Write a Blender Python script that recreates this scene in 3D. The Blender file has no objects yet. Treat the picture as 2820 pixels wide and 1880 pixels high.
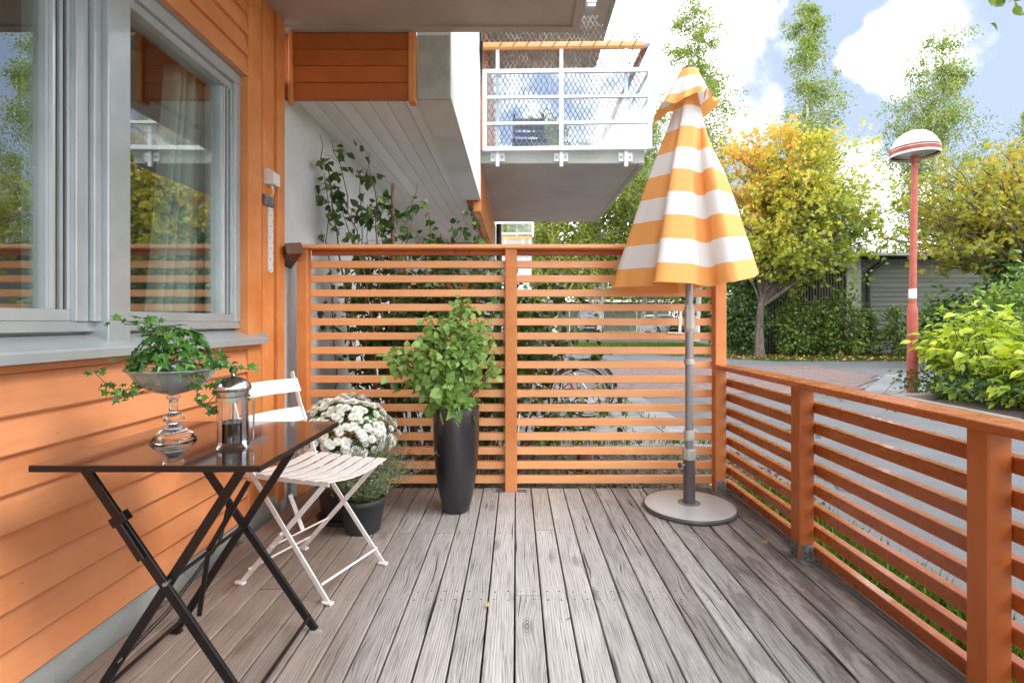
import bpy, math, random
import numpy as np
from mathutils import Vector, Matrix
R=math.radians
random.seed(7); rng=np.random.default_rng(11)
scene=bpy.context.scene
col=scene.collection

# ------------------------------------------------------------ camera
cam_d=bpy.data.cameras.new('camera'); cam=bpy.data.objects.new('camera',cam_d); col.objects.link(cam)
cam.location=(0,0,1.1); cam.rotation_euler=(R(90),0,0)
cam_d.sensor_width=36; cam_d.lens=36*1170/2352
cam_d.shift_x=-9/2352; cam_d.shift_y=-44/2352
cam_d.clip_start=.05; cam_d.clip_end=800
scene.camera=cam
scene.view_settings.view_transform='Standard'; scene.view_settings.look='None'
scene.view_settings.gamma=1; scene.view_settings.use_curve_mapping=False
scene.view_settings.exposure=1.62
scene.cycles.diffuse_bounces=6

# ------------------------------------------------------------ sun + sky
SUN_AZ,SUN_EL=106,42
sd=bpy.data.lights.new('sun','SUN'); sd.energy=.85; sd.angle=R(22); sd.color=(1,.95,.88)
sun=bpy.data.objects.new('sun',sd); col.objects.link(sun)
sdir=Vector((math.sin(R(SUN_AZ))*math.cos(R(SUN_EL)),math.cos(R(SUN_AZ))*math.cos(R(SUN_EL)),math.sin(R(SUN_EL))))
sun.rotation_euler=sdir.to_track_quat('Z','Y').to_euler()
world=bpy.data.worlds.new('World'); scene.world=world; world.use_nodes=True

class NT:
    def __init__(s,tree): s.t=tree; s.n=tree.nodes; s.l=tree.links
    def node(s,typ,ins=None,**kw):
        n=s.n.new(typ)
        for k,v in kw.items(): setattr(n,k,v)
        if ins:
            for k,v in ins.items(): s.set(n,k,v)
        return n
    def set(s,n,k,v):
        i=n.inputs[k]
        if isinstance(v,bpy.types.NodeSocket): s.l.new(v,i)
        elif isinstance(v,bpy.types.Node): s.l.new(v.outputs[0],i)
        else:
            if hasattr(i.default_value,'__len__') and not hasattr(v,'__len__'): v=[v]*len(i.default_value)
            if hasattr(i.default_value,'__len__') and len(i.default_value)==4 and len(v)==3: v=tuple(v)+(1,)
            i.default_value=v
    def math(s,op,a,b=0.0,c=0.0,clamp=False):
        n=s.n.new('ShaderNodeMath'); n.operation=op; n.use_clamp=clamp
        s.set(n,0,a); s.set(n,1,b)
        if op in('MULTIPLY_ADD','SMOOTH_MIN','COMPARE','WRAP'): s.set(n,2,c)
        return n.outputs[0]
    def vmath(s,op,a,b=(0,0,0)):
        n=s.n.new('ShaderNodeVectorMath'); n.operation=op; s.set(n,0,a)
        if op!='NORMALIZE' : s.set(n,1,b)
        return n.outputs['Value'] if op in('DOT_PRODUCT','LENGTH','DISTANCE') else n.outputs[0]
    def mix(s,f,a,b,mode='MIX'):
        n=s.n.new('ShaderNodeMix'); n.data_type='RGBA'; n.blend_type=mode
        s.set(n,0,f); s.set(n,6,a); s.set(n,7,b); return n.outputs[2]
    def ramp(s,f,stops,interp='LINEAR'):
        n=s.n.new('ShaderNodeValToRGB'); r=n.color_ramp; r.interpolation=interp
        while len(r.elements)<len(stops): r.elements.new(.5)
        for e,(p,c) in zip(r.elements,stops):
            e.position=p; e.color=(c,c,c,1) if not hasattr(c,'__len__') else tuple(c)+(1,)*(4-len(c))
        s.set(n,0,f); return n.outputs[0]
    def mr(s,v,a,b,c=0.0,d=1.0,typ='SMOOTHSTEP'):
        n=s.n.new('ShaderNodeMapRange'); n.interpolation_type=typ
        for i,x in enumerate((v,a,b,c,d)): s.set(n,i,x)
        return n.outputs[0]
    def noise(s,vec,scale,detail=4,rough=.55,dist=0.0,out=0):
        n=s.n.new('ShaderNodeTexNoise'); s.set(n,'Vector',vec); n.inputs['Scale'].default_value=scale
        n.inputs['Detail'].default_value=detail; n.inputs['Roughness'].default_value=rough; n.inputs['Distortion'].default_value=dist
        return n.outputs[out]

w=NT(world.node_tree); w.n.clear()
tc=w.node('ShaderNodeTexCoord'); D=w.vmath('NORMALIZE',tc.outputs['Generated'])
sky=w.node('ShaderNodeTexSky'); sky.sky_type='NISHITA'; sky.sun_disc=False
sky.sun_elevation=R(SUN_EL); sky.sun_rotation=R(SUN_AZ); sky.air_density=1.0; sky.dust_density=1.2; sky.ozone_density=1.6
sep=w.node('ShaderNodeSeparateXYZ',{0:D})
zz=w.math('ADD',w.math('ABSOLUTE',sep.outputs[2]),.16)
comb=w.node('ShaderNodeCombineXYZ',{0:w.math('DIVIDE',sep.outputs[0],zz),1:w.math('DIVIDE',sep.outputs[1],zz),2:3.1})
n1=w.noise(comb.outputs[0],.55,9,.58,.25)
n2=w.noise(D,6.0,10,.62,.5)
n3=w.noise(D,2.2,3,.5)
m=w.math('MULTIPLY',w.math('SUBTRACT',n1,.43),9.0)
def blob(u,v,rad,amp=1.0):
    d=Vector(((u-1185)/1170,1,(740-v)/1170)).normalized()
    dd=w.vmath('DISTANCE',D,tuple(d))
    return w.math('SUBTRACT',1.0,w.math('DIVIDE',dd,rad*1.15))
def clear(u,v,rad):
    d=Vector(((u-1185)/1170,1,(740-v)/1170)).normalized()
    x=w.math('ADD',w.vmath('DISTANCE',D,tuple(d)),w.math('MULTIPLY',w.math('SUBTRACT',n2,.5),rad*.5))
    return w.mr(x,rad*.6,rad*1.15)
for a in ((1960,230,.27),(2250,270,.24),(1880,60,.16),(2300,330,.20),(2330,60,.13),(1990,330,.10)): m=w.math('SUBTRACT',m,w.math('MULTIPLY',w.math('SUBTRACT',1.0,clear(*a)),3.0))
for a in ((1570,110,.13),(1640,200,.085),(1500,20,.10),(1690,270,.065),(2085,105,.055),(2165,95,.05),(2010,120,.035),(2010,500,.085),(1950,400,.045),(2140,580,.10),(1450,300,.15),(1640,40,.05)):
    m=w.math('MAXIMUM',m,blob(*a))
n4=w.noise(D,16.0,8,.6,.4)
m=w.math('ADD',m,w.math('ADD',w.math('MULTIPLY',w.math('SUBTRACT',n2,.5),1.9),w.math('MULTIPLY',w.math('SUBTRACT',n4,.5),.8)))
m=w.mr(m,-.15,.85)
hz=w.mr(sep.outputs[2],.17,.0,0,.85); m=w.math('MAXIMUM',m,hz)
shade=w.math('POWER',w.mr(n2,.30,.72,0.0,1.0),1.6)
cl=w.mix(shade,(3.1,3.25,3.7),(36,35.7,35))
skyc=w.mix(1.0,sky.outputs[0],(1.0,1.0,1.0),'MULTIPLY')
hazec=w.mix(.8,w.mix(1.0,skyc,(.5,.5,.5),'MULTIPLY'),(2.3,2.75,4.1))
res=w.mix(m,hazec,cl)
bg=w.node('ShaderNodeBackground',{0:res,1:.10}); wo=w.node('ShaderNodeOutputWorld'); w.l.new(bg.outputs[0],wo.inputs[0])

# ------------------------------------------------------------ materials
def newmat(name):
    m=bpy.data.materials.new(name); m.use_nodes=True; t=NT(m.node_tree)
    b=t.n['Principled BSDF']; return m,t,b
def pm(name,c1,c2=None,scale=6,rough=.55,metal=0,bump=0,bscale=120,stretch=(1,1,1),coat=0,objrand=0,detail=5,spec=.5,lo=.35,hi=.65,rvar=0):
    m,t,b=newmat(name)
    tc=t.node('ShaderNodeTexCoord'); oi=t.node('ShaderNodeObjectInfo')
    vec=t.vmath('MULTIPLY',tc.outputs['Object'],stretch)
    vec=t.vmath('ADD',vec,t.vmath('MULTIPLY',t.node('ShaderNodeCombineXYZ',{0:oi.outputs['Random'],1:oi.outputs['Random'],2:oi.outputs['Random']}).outputs[0],(13,29,7)))
    if c2 is not None:
        f=t.mr(t.noise(vec,scale,detail,.6,.2),lo,hi)
        c=t.mix(f,c1,c2)
    else: c=t.mix(0.0,c1,c1)
    if objrand:
        hv=t.node('ShaderNodeHueSaturation',{'Color':c,'Value':t.mr(oi.outputs['Random'],0,1,1-objrand,1+objrand,'LINEAR')})
        c=hv.outputs[0]
    t.set(b,'Base Color',c); t.set(b,'Roughness',rough); t.set(b,'Metallic',metal); t.set(b,'Coat Weight',coat); t.set(b,'Specular IOR Level',spec)
    if rvar: t.set(b,'Roughness',t.mr(t.noise(vec,scale*1.7,4),.3,.7,rough-rvar,rough+rvar))
    if bump:
        bn=t.node('ShaderNodeBump',{'Height':t.noise(vec,bscale,6,.6),'Strength':1.0,'Distance':bump})
        t.l.new(bn.outputs[0],b.inputs['Normal'])
    return m
OR=(.60,.185,.035); OR2=(.48,.125,.02)
M={}
def orange(name,c1,c2,bump,stretch,rough=.5,scale=3,bscale=160,rnd=.07):
    m,t,b=newmat(name); tc=t.node('ShaderNodeTexCoord'); oi=t.node('ShaderNodeObjectInfo')
    off=t.vmath('MULTIPLY',t.node('ShaderNodeCombineXYZ',{0:oi.outputs['Random'],1:oi.outputs['Random'],2:oi.outputs['Random']}).outputs[0],(13,29,7))
    v0=t.vmath('ADD',tc.outputs['Object'],off); vs=t.vmath('MULTIPLY',v0,stretch)
    c=t.mix(t.mr(t.noise(v0,scale,5,.6),.35,.68),c1,c2)
    c=t.mix(t.mr(t.noise(vs,30,5,.6),.45,.8,0,.28),c,tuple(x*.62 for x in c1))
    kn=t.node('ShaderNodeTexVoronoi',{'Vector':t.vmath('MULTIPLY',v0,tuple(4.2 if s<.5 else 9 for s in stretch)),'Scale':1.0})
    c=t.mix(t.mr(kn.outputs[0],.012,.04,.6,0),c,(.25,.07,.02))
    hv=t.node('ShaderNodeHueSaturation',{'Color':c,'Value':t.mr(oi.outputs['Random'],0,1,1-rnd,1+rnd,'LINEAR')})
    t.set(b,'Base Color',hv.outputs[0]); t.set(b,'Roughness',t.mr(t.noise(v0,14,4),.3,.7,rough-.08,rough+.12))
    bn=t.node('ShaderNodeBump',{'Height':t.math('ADD',t.noise(vs,bscale,6,.65),t.math('MULTIPLY',t.noise(v0,28,3),.3)),'Distance':bump,'Strength':1.0})
    t.l.new(bn.outputs[0],b.inputs['Normal']); return m
M['or_y']=orange('orange painted timber along wall',(.66,.265,.11),(.60,.215,.078),.0011,(1,.05,1))
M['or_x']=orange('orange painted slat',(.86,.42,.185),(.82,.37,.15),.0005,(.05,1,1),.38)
M['or_r']=orange('orange rail slat with shade in colour',(.40,.105,.024),(.35,.088,.018),.0003,(1,.05,1),.27)  # shaded copy of the orange: the railing's shade is put into the colour
M['or_rz_shade']=orange('orange rail post with shade in colour',(.46,.13,.028),(.40,.10,.02),.001,(1,1,.12),.42,4,90)  # railing posts darkened likewise, shade put into their orange
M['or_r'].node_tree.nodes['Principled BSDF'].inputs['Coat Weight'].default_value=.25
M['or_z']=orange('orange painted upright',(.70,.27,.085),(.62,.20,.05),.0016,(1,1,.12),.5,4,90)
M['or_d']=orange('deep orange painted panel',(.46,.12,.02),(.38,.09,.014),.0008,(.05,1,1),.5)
M['plaster']=pm('white rough plaster',(.68,.69,.69),(.60,.61,.61),2.2,.9,bump=.006,bscale=75)
M['plaster_g']=pm('grey rough plaster',(.42,.42,.39),(.33,.33,.31),5,.9,bump=.008,bscale=60)
def concrete(name,c1,c2,c3,bump=.002):
    m,t,b=newmat(name); tc=t.node('ShaderNodeTexCoord'); v=tc.outputs['Object']
    c=t.mix(t.mr(t.noise(v,1.6,7,.65,.4),.35,.68),c1,c2)
    c=t.mix(t.mr(t.noise(v,6,6,.7,.6),.58,.75,0,.75),c,c3)
    c=t.mix(t.mr(t.noise(v,160,3,.7),.35,.75,0,.35),c,tuple(x*.55 for x in c1))
    t.set(b,'Base Color',c); t.set(b,'Roughness',.88)
    bn=t.node('ShaderNodeBump',{'Height':t.noise(v,110,6,.65),'Distance':bump,'Strength':1.0}); t.l.new(bn.outputs[0],b.inputs['Normal']); return m
M['slab']=concrete('brownish cast concrete',(.50,.445,.405),(.41,.36,.325),(.62,.58,.54),.004)
M['slab_n']=concrete('grey cast concrete soffit',(.50,.475,.445),(.43,.405,.38),(.54,.52,.49))
M['conc']=concrete('pale streaked concrete',(.46,.47,.44),(.36,.37,.34),(.26,.26,.22))
M['kerb']=concrete('weathered kerb stone',(.26,.23,.19),(.18,.16,.13),(.33,.31,.27))
M['soffit']=pm('greyed white soffit boards',(.78,.78,.76),(.68,.68,.66),4,.75,bump=.0008,bscale=80,stretch=(1,.08,1),objrand=.08)
M['alu']=pm('satin grey window aluminium',(.45,.49,.50),(.39,.43,.44),5,.33,metal=.35,coat=.15)
M['alu_b']=pm('bright aluminium bead',(.62,.66,.66),None,5,.28,metal=.6)
M['gasket']=pm('black rubber gasket',(.02,.022,.025),None,5,.6)
M['white_al']=pm('white coated railing metal',(.74,.76,.77),(.66,.68,.69),8,.35,metal=.1,rvar=.06)
M['galv']=pm('dull galvanised steel',(.34,.36,.37),(.20,.21,.21),40,.45,metal=.8,rvar=.1)
M['white_pl']=pm('white plastic',(.74,.73,.69),(.68,.66,.62),30,.45)
M['black_m']=pm('black lacquered steel',(.006,.0055,.0065),(.010,.009,.010),20,.36,coat=.1,spec=.3,rvar=.05)
M['table']=pm('dark brown glossy table top',(.030,.016,.014),(.042,.024,.02),18,.13,coat=.7,rvar=.035)
M['chair']=pm('cream lacquered steel',(.74,.72,.70),(.66,.63,.61),30,.38,coat=.2,rvar=.08)
M['pot']=pm('charcoal plastic pot',(.022,.024,.027),(.032,.034,.037),25,.5,bump=.0003,bscale=200)
M['pot_g']=pm('matt black nursery pot',(.015,.015,.017),(.05,.035,.03),12,.42)
M['soil']=pm('dark garden soil',(.03,.022,.016),(.10,.075,.055),26,.95,bump=.02,bscale=60)
M['vase']=pm('satin aubergine vase',(.011,.009,.013),(.014,.012,.016),3,.36,coat=.5,spec=.6)
M['vase_in']=pm('dark vase inside',(.012,.008,.010),None)
M['steel']=pm('brushed steel',(.60,.60,.60),(.5,.5,.5),80,.22,metal=1)
M['chrome']=pm('polished chrome',(.72,.72,.73),None,5,.09,metal=1)
M['knob']=pm('black bakelite',(.025,.018,.018),None,5,.3)
M['base']=pm('brushed champagne steel disc',(.62,.67,.70),(.56,.61,.64),3,.3,metal=.1)
M['tube_l']=pm('light grey tube fitting',(.50,.50,.47),(.45,.45,.42),5,.4,metal=.3)
M['tube']=pm('anodised grey tube',(.30,.30,.31),(.26,.26,.27),4,.25,metal=.3)
M['tube_d']=pm('dark taupe tube',(.12,.10,.105),(.10,.085,.09),4,.35,metal=.15)
M['crank']=pm('champagne crank metal',(.55,.48,.38),None,4,.35,metal=.6)
M['asphalt']=pm('pale worn asphalt',(.10,.105,.115),(.22,.225,.235),70,.85,bump=.006,bscale=140,lo=.3,hi=.7)

def asphaltmat():
    m,t,b=newmat('worn pale asphalt'); v=t.node('ShaderNodeTexCoord').outputs['Object']
    c=t.mix(t.mr(t.noise(v,110,4,.7),.3,.7),(.075,.08,.09),(.205,.21,.22))
    c=t.mix(t.mr(t.noise(v,.9,6,.65,.5),.42,.62,0,.45),c,(.10,.105,.11))
    vo=t.node('ShaderNodeTexVoronoi',{'Vector':t.vmath('ADD',v,t.vmath('MULTIPLY',t.noise(v,2.5,4,.6,0,1),(.5,.5,0))),'Scale':.55}); vo.feature='DISTANCE_TO_EDGE'
    c=t.mix(t.math('MULTIPLY',t.mr(vo.outputs[0],.004,.012,1,0),t.mr(t.noise(v,.7,2),.45,.6)),c,(.03,.03,.03))
    t.set(b,'Base Color',c); t.set(b,'Roughness',.85)
    bn=t.node('ShaderNodeBump',{'Height':t.noise(v,150,4,.7),'Distance':.006}); t.l.new(bn.outputs[0],b.inputs['Normal']); return m
M['asphalt']=asphaltmat()
M['paver']=pm('faded red concrete paver',(.23,.165,.155),(.175,.13,.125),9,.85,bump=.002,objrand=.16)
M['paveslab']=pm('grey paving slab',(.25,.26,.27),(.19,.20,.205),6,.85,bump=.0025,bscale=70,objrand=.1)
M['redpole']=pm('red painted pole',(.42,.10,.07),(.35,.075,.055),9,.45,objrand=0)
M['lamp_w']=pm('white enamelled lamp dome',(.80,.82,.82),(.72,.74,.74),6,.22,coat=.4)
M['lamp_r']=pm('oxide red lamp band',(.33,.06,.035),(.28,.05,.03),9,.4)
M['shed_g']=pm('grey green shed siding',(.135,.145,.12),(.105,.115,.095),3,.75,bump=.0015,stretch=(.1,1,1),objrand=.07)
M['shed_w']=pm('pale grey corner board',(.40,.42,.38),(.34,.36,.32),4,.7)
M['shed_d']=pm('weathered dark slat',(.125,.115,.10),(.08,.073,.063),7,.8,stretch=(1,1,.1),objrand=.16)
M['shed_b']=pm('dark wall behind slats',(.022,.02,.018),None,5,.9)
M['roof']=pm('dark roofing felt',(.05,.05,.055),(.08,.08,.085),6,.7)
M['fascia']=pm('grey metal roof edge',(.32,.33,.35),None,6,.5,metal=.3)
M['pipe']=pm('black downpipe',(.015,.015,.017),None,5,.35)
M['garage']=pm('sage green garage wall',(.17,.22,.185),(.14,.185,.155),5,.75,stretch=(.1,1,1))
M['room']=pm('dim room wall',(.30,.27,.24),(.26,.23,.21),2,.9)
M['room_d']=pm('dark timber inside',(.10,.06,.04),None,2,.7)
M['bark']=pm('grey brown maple bark',(.19,.155,.125),(.085,.068,.055),14,.9,bump=.01,bscale=40,stretch=(1,1,.35))
M['stem']=pm('brown woody stem',(.15,.085,.05),(.09,.055,.035),20,.8)
M['stem_r']=pm('reddish stem',(.22,.10,.06),(.13,.07,.05),20,.7)
M['stem_g']=pm('green stem',(.14,.17,.06),(.10,.12,.05),20,.7)
M['rust']=pm('dark stained wood offcut',(.13,.04,.015),(.05,.018,.01),8,.5,stretch=(1,.15,1),bump=.004,bscale=30)
M['tyre']=pm('black tyre rubber',(.02,.02,.022),None,9,.6)
M['reflex']=pm('white reflective stripe',(.6,.62,.62),None,9,.4)
M['bikered']=pm('red bicycle paint',(.30,.05,.03),None,9,.3,coat=.5)
M['bikesilver']=pm('silver bicycle paint',(.42,.43,.45),None,9,.3,metal=.6)
M['blue']=pm('striped blue seat cover',(.10,.13,.25),(.45,.48,.55),22,.5,stretch=(4,1,1))
M['car_s']=pm('grey green metallic car paint',(.24,.30,.29),(.21,.27,.26),4,.28,metal=.5,coat=.6)
M['car_w']=pm('white car paint',(.72,.74,.76),(.68,.70,.72),4,.28,coat=.6)
M['car_r']=pm('dark red car paint',(.30,.015,.02),None,4,.28,coat=.6)
M['car_glass']=pm('car windscreen',(.10,.12,.13),(.30,.34,.36),3,.06,coat=.5)
M['carlamp']=pm('headlight glass',(.55,.58,.6),None,4,.1,coat=.5)
M['text']=pm('black print',(.01,.01,.01),None)
M['text_w']=pm('pale print',(.02,.02,.025),None)
M['coffee']=pm('dark coffee',(.012,.003,.002),None,4,.05)
M['curtain']=None
def birchbark():
    m,t,b=newmat('white birch bark'); v=t.node('ShaderNodeTexCoord').outputs['Object']
    f=t.mr(t.noise(t.vmath('MULTIPLY',v,(3,3,9)),1.2,6,.7,.5),.55,.66)
    t.set(b,'Base Color',t.mix(f,(.62,.60,.57),(.05,.045,.04))); t.set(b,'Roughness',.8); return m
M['birch']=birchbark()
def deckwood():
    m,t,b=newmat('weathered grey decking'); tc=t.node('ShaderNodeTexCoord'); oi=t.node('ShaderNodeObjectInfo'); g=t.node('ShaderNodeNewGeometry')
    r=oi.outputs['Random']
    r2=t.math('FRACT',t.math('MULTIPLY',r,71.3))
    off=t.node('ShaderNodeCombineXYZ',{0:t.math('MULTIPLY',r,53),1:t.math('MULTIPLY',r2,97),2:0.0}).outputs[0]
    v=t.vmath('ADD',tc.outputs['Object'],off)
    big=t.noise(t.vmath('MULTIPLY',v,(10,1.3,1)),1,5,.6,.3)
    # knots: few voronoi cells
    kv=t.node('ShaderNodeTexVoronoi',{'Vector':t.vmath('MULTIPLY',v,(7.5,2.6,0)),'Scale':1.0}); kd=kv.outputs['Distance']
    ksel=t.mr(kv.outputs['Color'],.35,.4,1,0) 
    kinf=t.mr(kd,.0,.55,1,0)
    warp=t.node('ShaderNodeCombineXYZ',{0:t.math('MULTIPLY',t.math('SUBTRACT',t.noise(t.vmath('MULTIPLY',v,(9,1.1,1)),1,3,.5),.5),.022),1:0.0,2:0.0}).outputs[0]
    vw=t.vmath('ADD',v,warp); vw=t.vmath('ADD',vw,t.node('ShaderNodeCombineXYZ',{0:t.math('MULTIPLY',kinf,.018),1:0.0,2:0.0}).outputs[0])
    wv=t.node('ShaderNodeTexWave',{'Vector':t.vmath('MULTIPLY',vw,(1,.03,1)),'Scale':30.0,'Distortion':3.2,'Detail':3.0,'Detail Scale':2.0},wave_type='BANDS',bands_direction='X')
    fine=t.noise(t.vmath('MULTIPLY',vw,(260,5,1)),1,6,.65,.1)
    crack=t.noise(t.vmath('MULTIPLY',vw,(60,1.6,1)),1,5,.6,.2)
    silver=t.mix(big,(.33,.325,.315),(.66,.65,.63))
    brown=t.mix(big,(.16,.11,.08),(.37,.295,.23))
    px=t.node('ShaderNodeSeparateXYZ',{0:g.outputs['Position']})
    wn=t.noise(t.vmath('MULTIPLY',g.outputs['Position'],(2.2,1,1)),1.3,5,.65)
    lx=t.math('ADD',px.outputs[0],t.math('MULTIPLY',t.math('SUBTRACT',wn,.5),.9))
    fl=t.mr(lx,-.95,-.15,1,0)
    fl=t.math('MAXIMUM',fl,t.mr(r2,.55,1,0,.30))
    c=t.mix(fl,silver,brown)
    # dark mottled patches, then an overall darkening, toward the railing side
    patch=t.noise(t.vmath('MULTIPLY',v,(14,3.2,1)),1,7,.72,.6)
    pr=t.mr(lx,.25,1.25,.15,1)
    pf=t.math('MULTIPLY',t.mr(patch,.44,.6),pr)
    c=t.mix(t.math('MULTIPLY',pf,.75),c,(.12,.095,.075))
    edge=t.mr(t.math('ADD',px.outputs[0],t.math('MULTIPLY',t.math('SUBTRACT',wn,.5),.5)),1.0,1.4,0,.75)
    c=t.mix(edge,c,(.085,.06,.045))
    c=t.mix(t.mr(wv.outputs[0],.6,1.0,0,.17),c,t.mix(fl,(.17,.15,.14),(.09,.05,.03)))
    c=t.mix(t.mr(fine,.46,.68,0,.75),c,(.12,.115,.11))
    c=t.mix(t.mr(crack,.60,.67,0,.85),c,(.06,.052,.05))
    ring=t.node('ShaderNodeTexWave',{'Vector':t.node('ShaderNodeCombineXYZ',{0:kd,1:0.0,2:0.0}).outputs[0],'Scale':9.0,'Distortion':1.0},wave_type='BANDS')
    kn=t.math('MULTIPLY',t.mr(kd,.09,.2,1,0),ksel)
    c=t.mix(t.math('MULTIPLY',kn,t.mr(ring.outputs[0],.2,.8,.15,.75)),c,(.10,.065,.045))
    hv=t.node('ShaderNodeHueSaturation',{'Color':c,'Value':t.mr(r,0,1,.80,1.12,'LINEAR'),'Saturation':.8})
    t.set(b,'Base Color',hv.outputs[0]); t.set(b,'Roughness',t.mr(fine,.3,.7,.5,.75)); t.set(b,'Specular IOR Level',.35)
    h=t.math('SUBTRACT',t.math('ADD',t.math('MULTIPLY',fine,.5),t.math('MULTIPLY',wv.outputs[0],-.25)),t.mr(crack,.62,.70,0,1.2))
    bn=t.node('ShaderNodeBump',{'Height':h,'Distance':.0022,'Strength':.8}); t.l.new(bn.outputs[0],b.inputs['Normal'])
    return m
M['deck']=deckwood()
def leafmat(name,stops,rough=.45,trans=.3,vary=True,pos=None,spec=.4):
    m,t,b=newmat(name); g=t.node('ShaderNodeNewGeometry'); oi=t.node('ShaderNodeObjectInfo'); tc=t.node('ShaderNodeTexCoord')
    r=t.math('FRACT',t.math('ADD',g.outputs['Random Per Island'],t.math('MULTIPLY',oi.outputs['Random'],7.31)))
    f=t.math('ADD',t.math('MULTIPLY',r,.6),t.math('MULTIPLY',t.noise(tc.outputs['Object'],1.1,3),.8))
    f=t.math('SUBTRACT',f,.2)
    if pos is not None:
        (px,py,pz,o)=pos
        d=t.vmath('DOT_PRODUCT',tc.outputs['Object'],(px,py,pz)); f=t.math('ADD',t.math('MULTIPLY',f,.7),t.math('ADD',d,o))
    c=t.ramp(f,stops)
    c=t.mix(t.mr(t.noise(tc.outputs['Object'],60,3),.4,.7,0,.25),c,t.mix(1.0,c,(.6,.7,.5),'MULTIPLY'))
    t.set(b,'Base Color',c); t.set(b,'Roughness',rough); t.set(b,'Specular IOR Level',spec)
    tr=t.node('ShaderNodeBsdfTranslucent',{0:t.mix(1.0,c,(1.25,1.2,.6),'MULTIPLY')})
    mx=t.node('ShaderNodeMixShader',{0:trans}); t.l.new(b.outputs[0],mx.inputs[1]); t.l.new(tr.outputs[0],mx.inputs[2])
    t.l.new(mx.outputs[0],t.n['Material Output'].inputs[0]); return m
M['l_maple']=leafmat('maple leaves green to orange',[(0,(.19,.29,.06)),(.42,(.40,.46,.09)),(.62,(.58,.53,.10)),(.80,(.70,.42,.10)),(1,(.64,.26,.08))],.5,.5,pos=(-.075,0,.065,-.12))
M['l_maple2']=leafmat('maple leaves yellow orange',[(0,(.20,.26,.05)),(.32,(.40,.38,.06)),(.58,(.58,.38,.06)),(.8,(.62,.26,.05)),(1,(.50,.16,.04))],.5,.45,pos=(.05,0,.0,.05))
M['l_birch']=leafmat('birch leaves',[(0,(.11,.18,.04)),(.5,(.22,.31,.07)),(.8,(.34,.39,.08)),(1,(.5,.44,.08))],.5,.4)
M['l_birch_y']=leafmat('birch leaves turning',[(0,(.08,.14,.02)),(.45,(.19,.26,.035)),(.75,(.36,.36,.04)),(1,(.5,.4,.04))],.5,.4)
M['l_dark']=leafmat('dark hedge leaves',[(0,(.035,.08,.025)),(.6,(.085,.16,.04)),(1,(.18,.26,.06))],.45,.2)
M['l_shrub']=leafmat('shrub leaves',[(0,(.06,.12,.03)),(.5,(.14,.24,.05)),(.85,(.26,.33,.06)),(1,(.46,.38,.08))],.45,.25)
M['l_vine']=leafmat('glossy dark vine leaves',[(0,(.018,.05,.016)),(.5,(.04,.10,.025)),(.8,(.10,.19,.03)),(1,(.22,.33,.05))],.4,.15,spec=.4)
M['l_yel']=leafmat('lime yellow shrub leaves',[(0,(.16,.27,.03)),(.4,(.34,.46,.04)),(.7,(.52,.58,.06)),(1,(.66,.56,.09))],.42,.35)
M['l_pot']=leafmat('fresh green leaves',[(0,(.11,.22,.045)),(.5,(.22,.37,.09)),(1,(.36,.50,.15))],.42,.3)
M['l_ivy']=leafmat('ivy leaves',[(0,(.025,.10,.02)),(.5,(.05,.17,.025)),(1,(.14,.33,.04))],.33,.2,spec=.6)
M['l_mum']=leafmat('chrysanthemum leaves',[(0,(.03,.08,.015)),(1,(.10,.22,.03))],.5,.2)
M['l_lav']=leafmat('lavender foliage',[(0,(.09,.13,.06)),(.6,(.19,.25,.12)),(1,(.34,.38,.22))],.6,.2)
M['l_lavf']=leafmat('lavender flower heads',[(0,(.16,.10,.12)),(.6,(.22,.14,.28)),(1,(.34,.17,.55))],.6,.2)
M['grass']=leafmat('grass blades',[(0,(.05,.11,.015)),(.6,(.12,.24,.03)),(1,(.25,.33,.06))],.5,.3)
M['petal']=leafmat('white petals',[(0,(.84,.84,.83)),(.8,(.88,.88,.88)),(1,(.84,.78,.83))],.5,.12)
M['petal_c']=pm('pale yellow flower centre',(.78,.77,.60),None)
M['fallen']=leafmat('dry fallen leaves',[(0,(.35,.13,.04)),(.5,(.45,.24,.08)),(1,(.55,.42,.2))],.6,.1)
def glassmat(name,tint=(1,1,1),refl=1.0,base=.05,rough=0.0):
    m,t,b=newmat(name); t.n.remove(b)
    fr=t.node('ShaderNodeLayerWeight',{'Blend':.5}); f=t.math('ADD',t.math('MULTIPLY',t.math('POWER',fr.outputs['Facing'],4.0),refl),base,clamp=True)
    tr=t.node('ShaderNodeBsdfTransparent',{0:tint}); gl=t.node('ShaderNodeBsdfGlossy',{0:(1,1,1),'Roughness':rough})
    mx=t.node('ShaderNodeMixShader',{0:f}); t.l.new(tr.outputs[0],mx.inputs[1]); t.l.new(gl.outputs[0],mx.inputs[2])
    t.l.new(mx.outputs[0],t.n['Material Output'].inputs[0]); return m
M['winglass']=glassmat('double glazed window pane',(.90,.97,.94),.8,.19)
M['balglass']=glassmat('balcony railing glass',(.90,.93,.93),.8,.10)
M['clear']=None
m,t,b=newmat('thick clear glass'); t.set(b,'Base Color',(.95,.97,.95)); t.set(b,'Roughness',.03); t.set(b,'Transmission Weight',1.0); t.set(b,'IOR',1.46); M['clear']=m
m,t,b=newmat('fluted bowl glass'); t.set(b,'Base Color',(.80,.84,.82)); t.set(b,'Roughness',.10); t.set(b,'Transmission Weight',.82); t.set(b,'IOR',1.46)
bn=t.node('ShaderNodeBump',{'Height':t.noise(t.vmath('MULTIPLY',t.node('ShaderNodeTexCoord').outputs['Object'],(1,1,.6)),55,3),'Distance':.004}); t.l.new(bn.outputs[0],b.inputs['Normal']); M['bowlglass']=m
M['thin']=glassmat('thin beaker glass',(.95,.96,.96),.35,.03)
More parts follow.
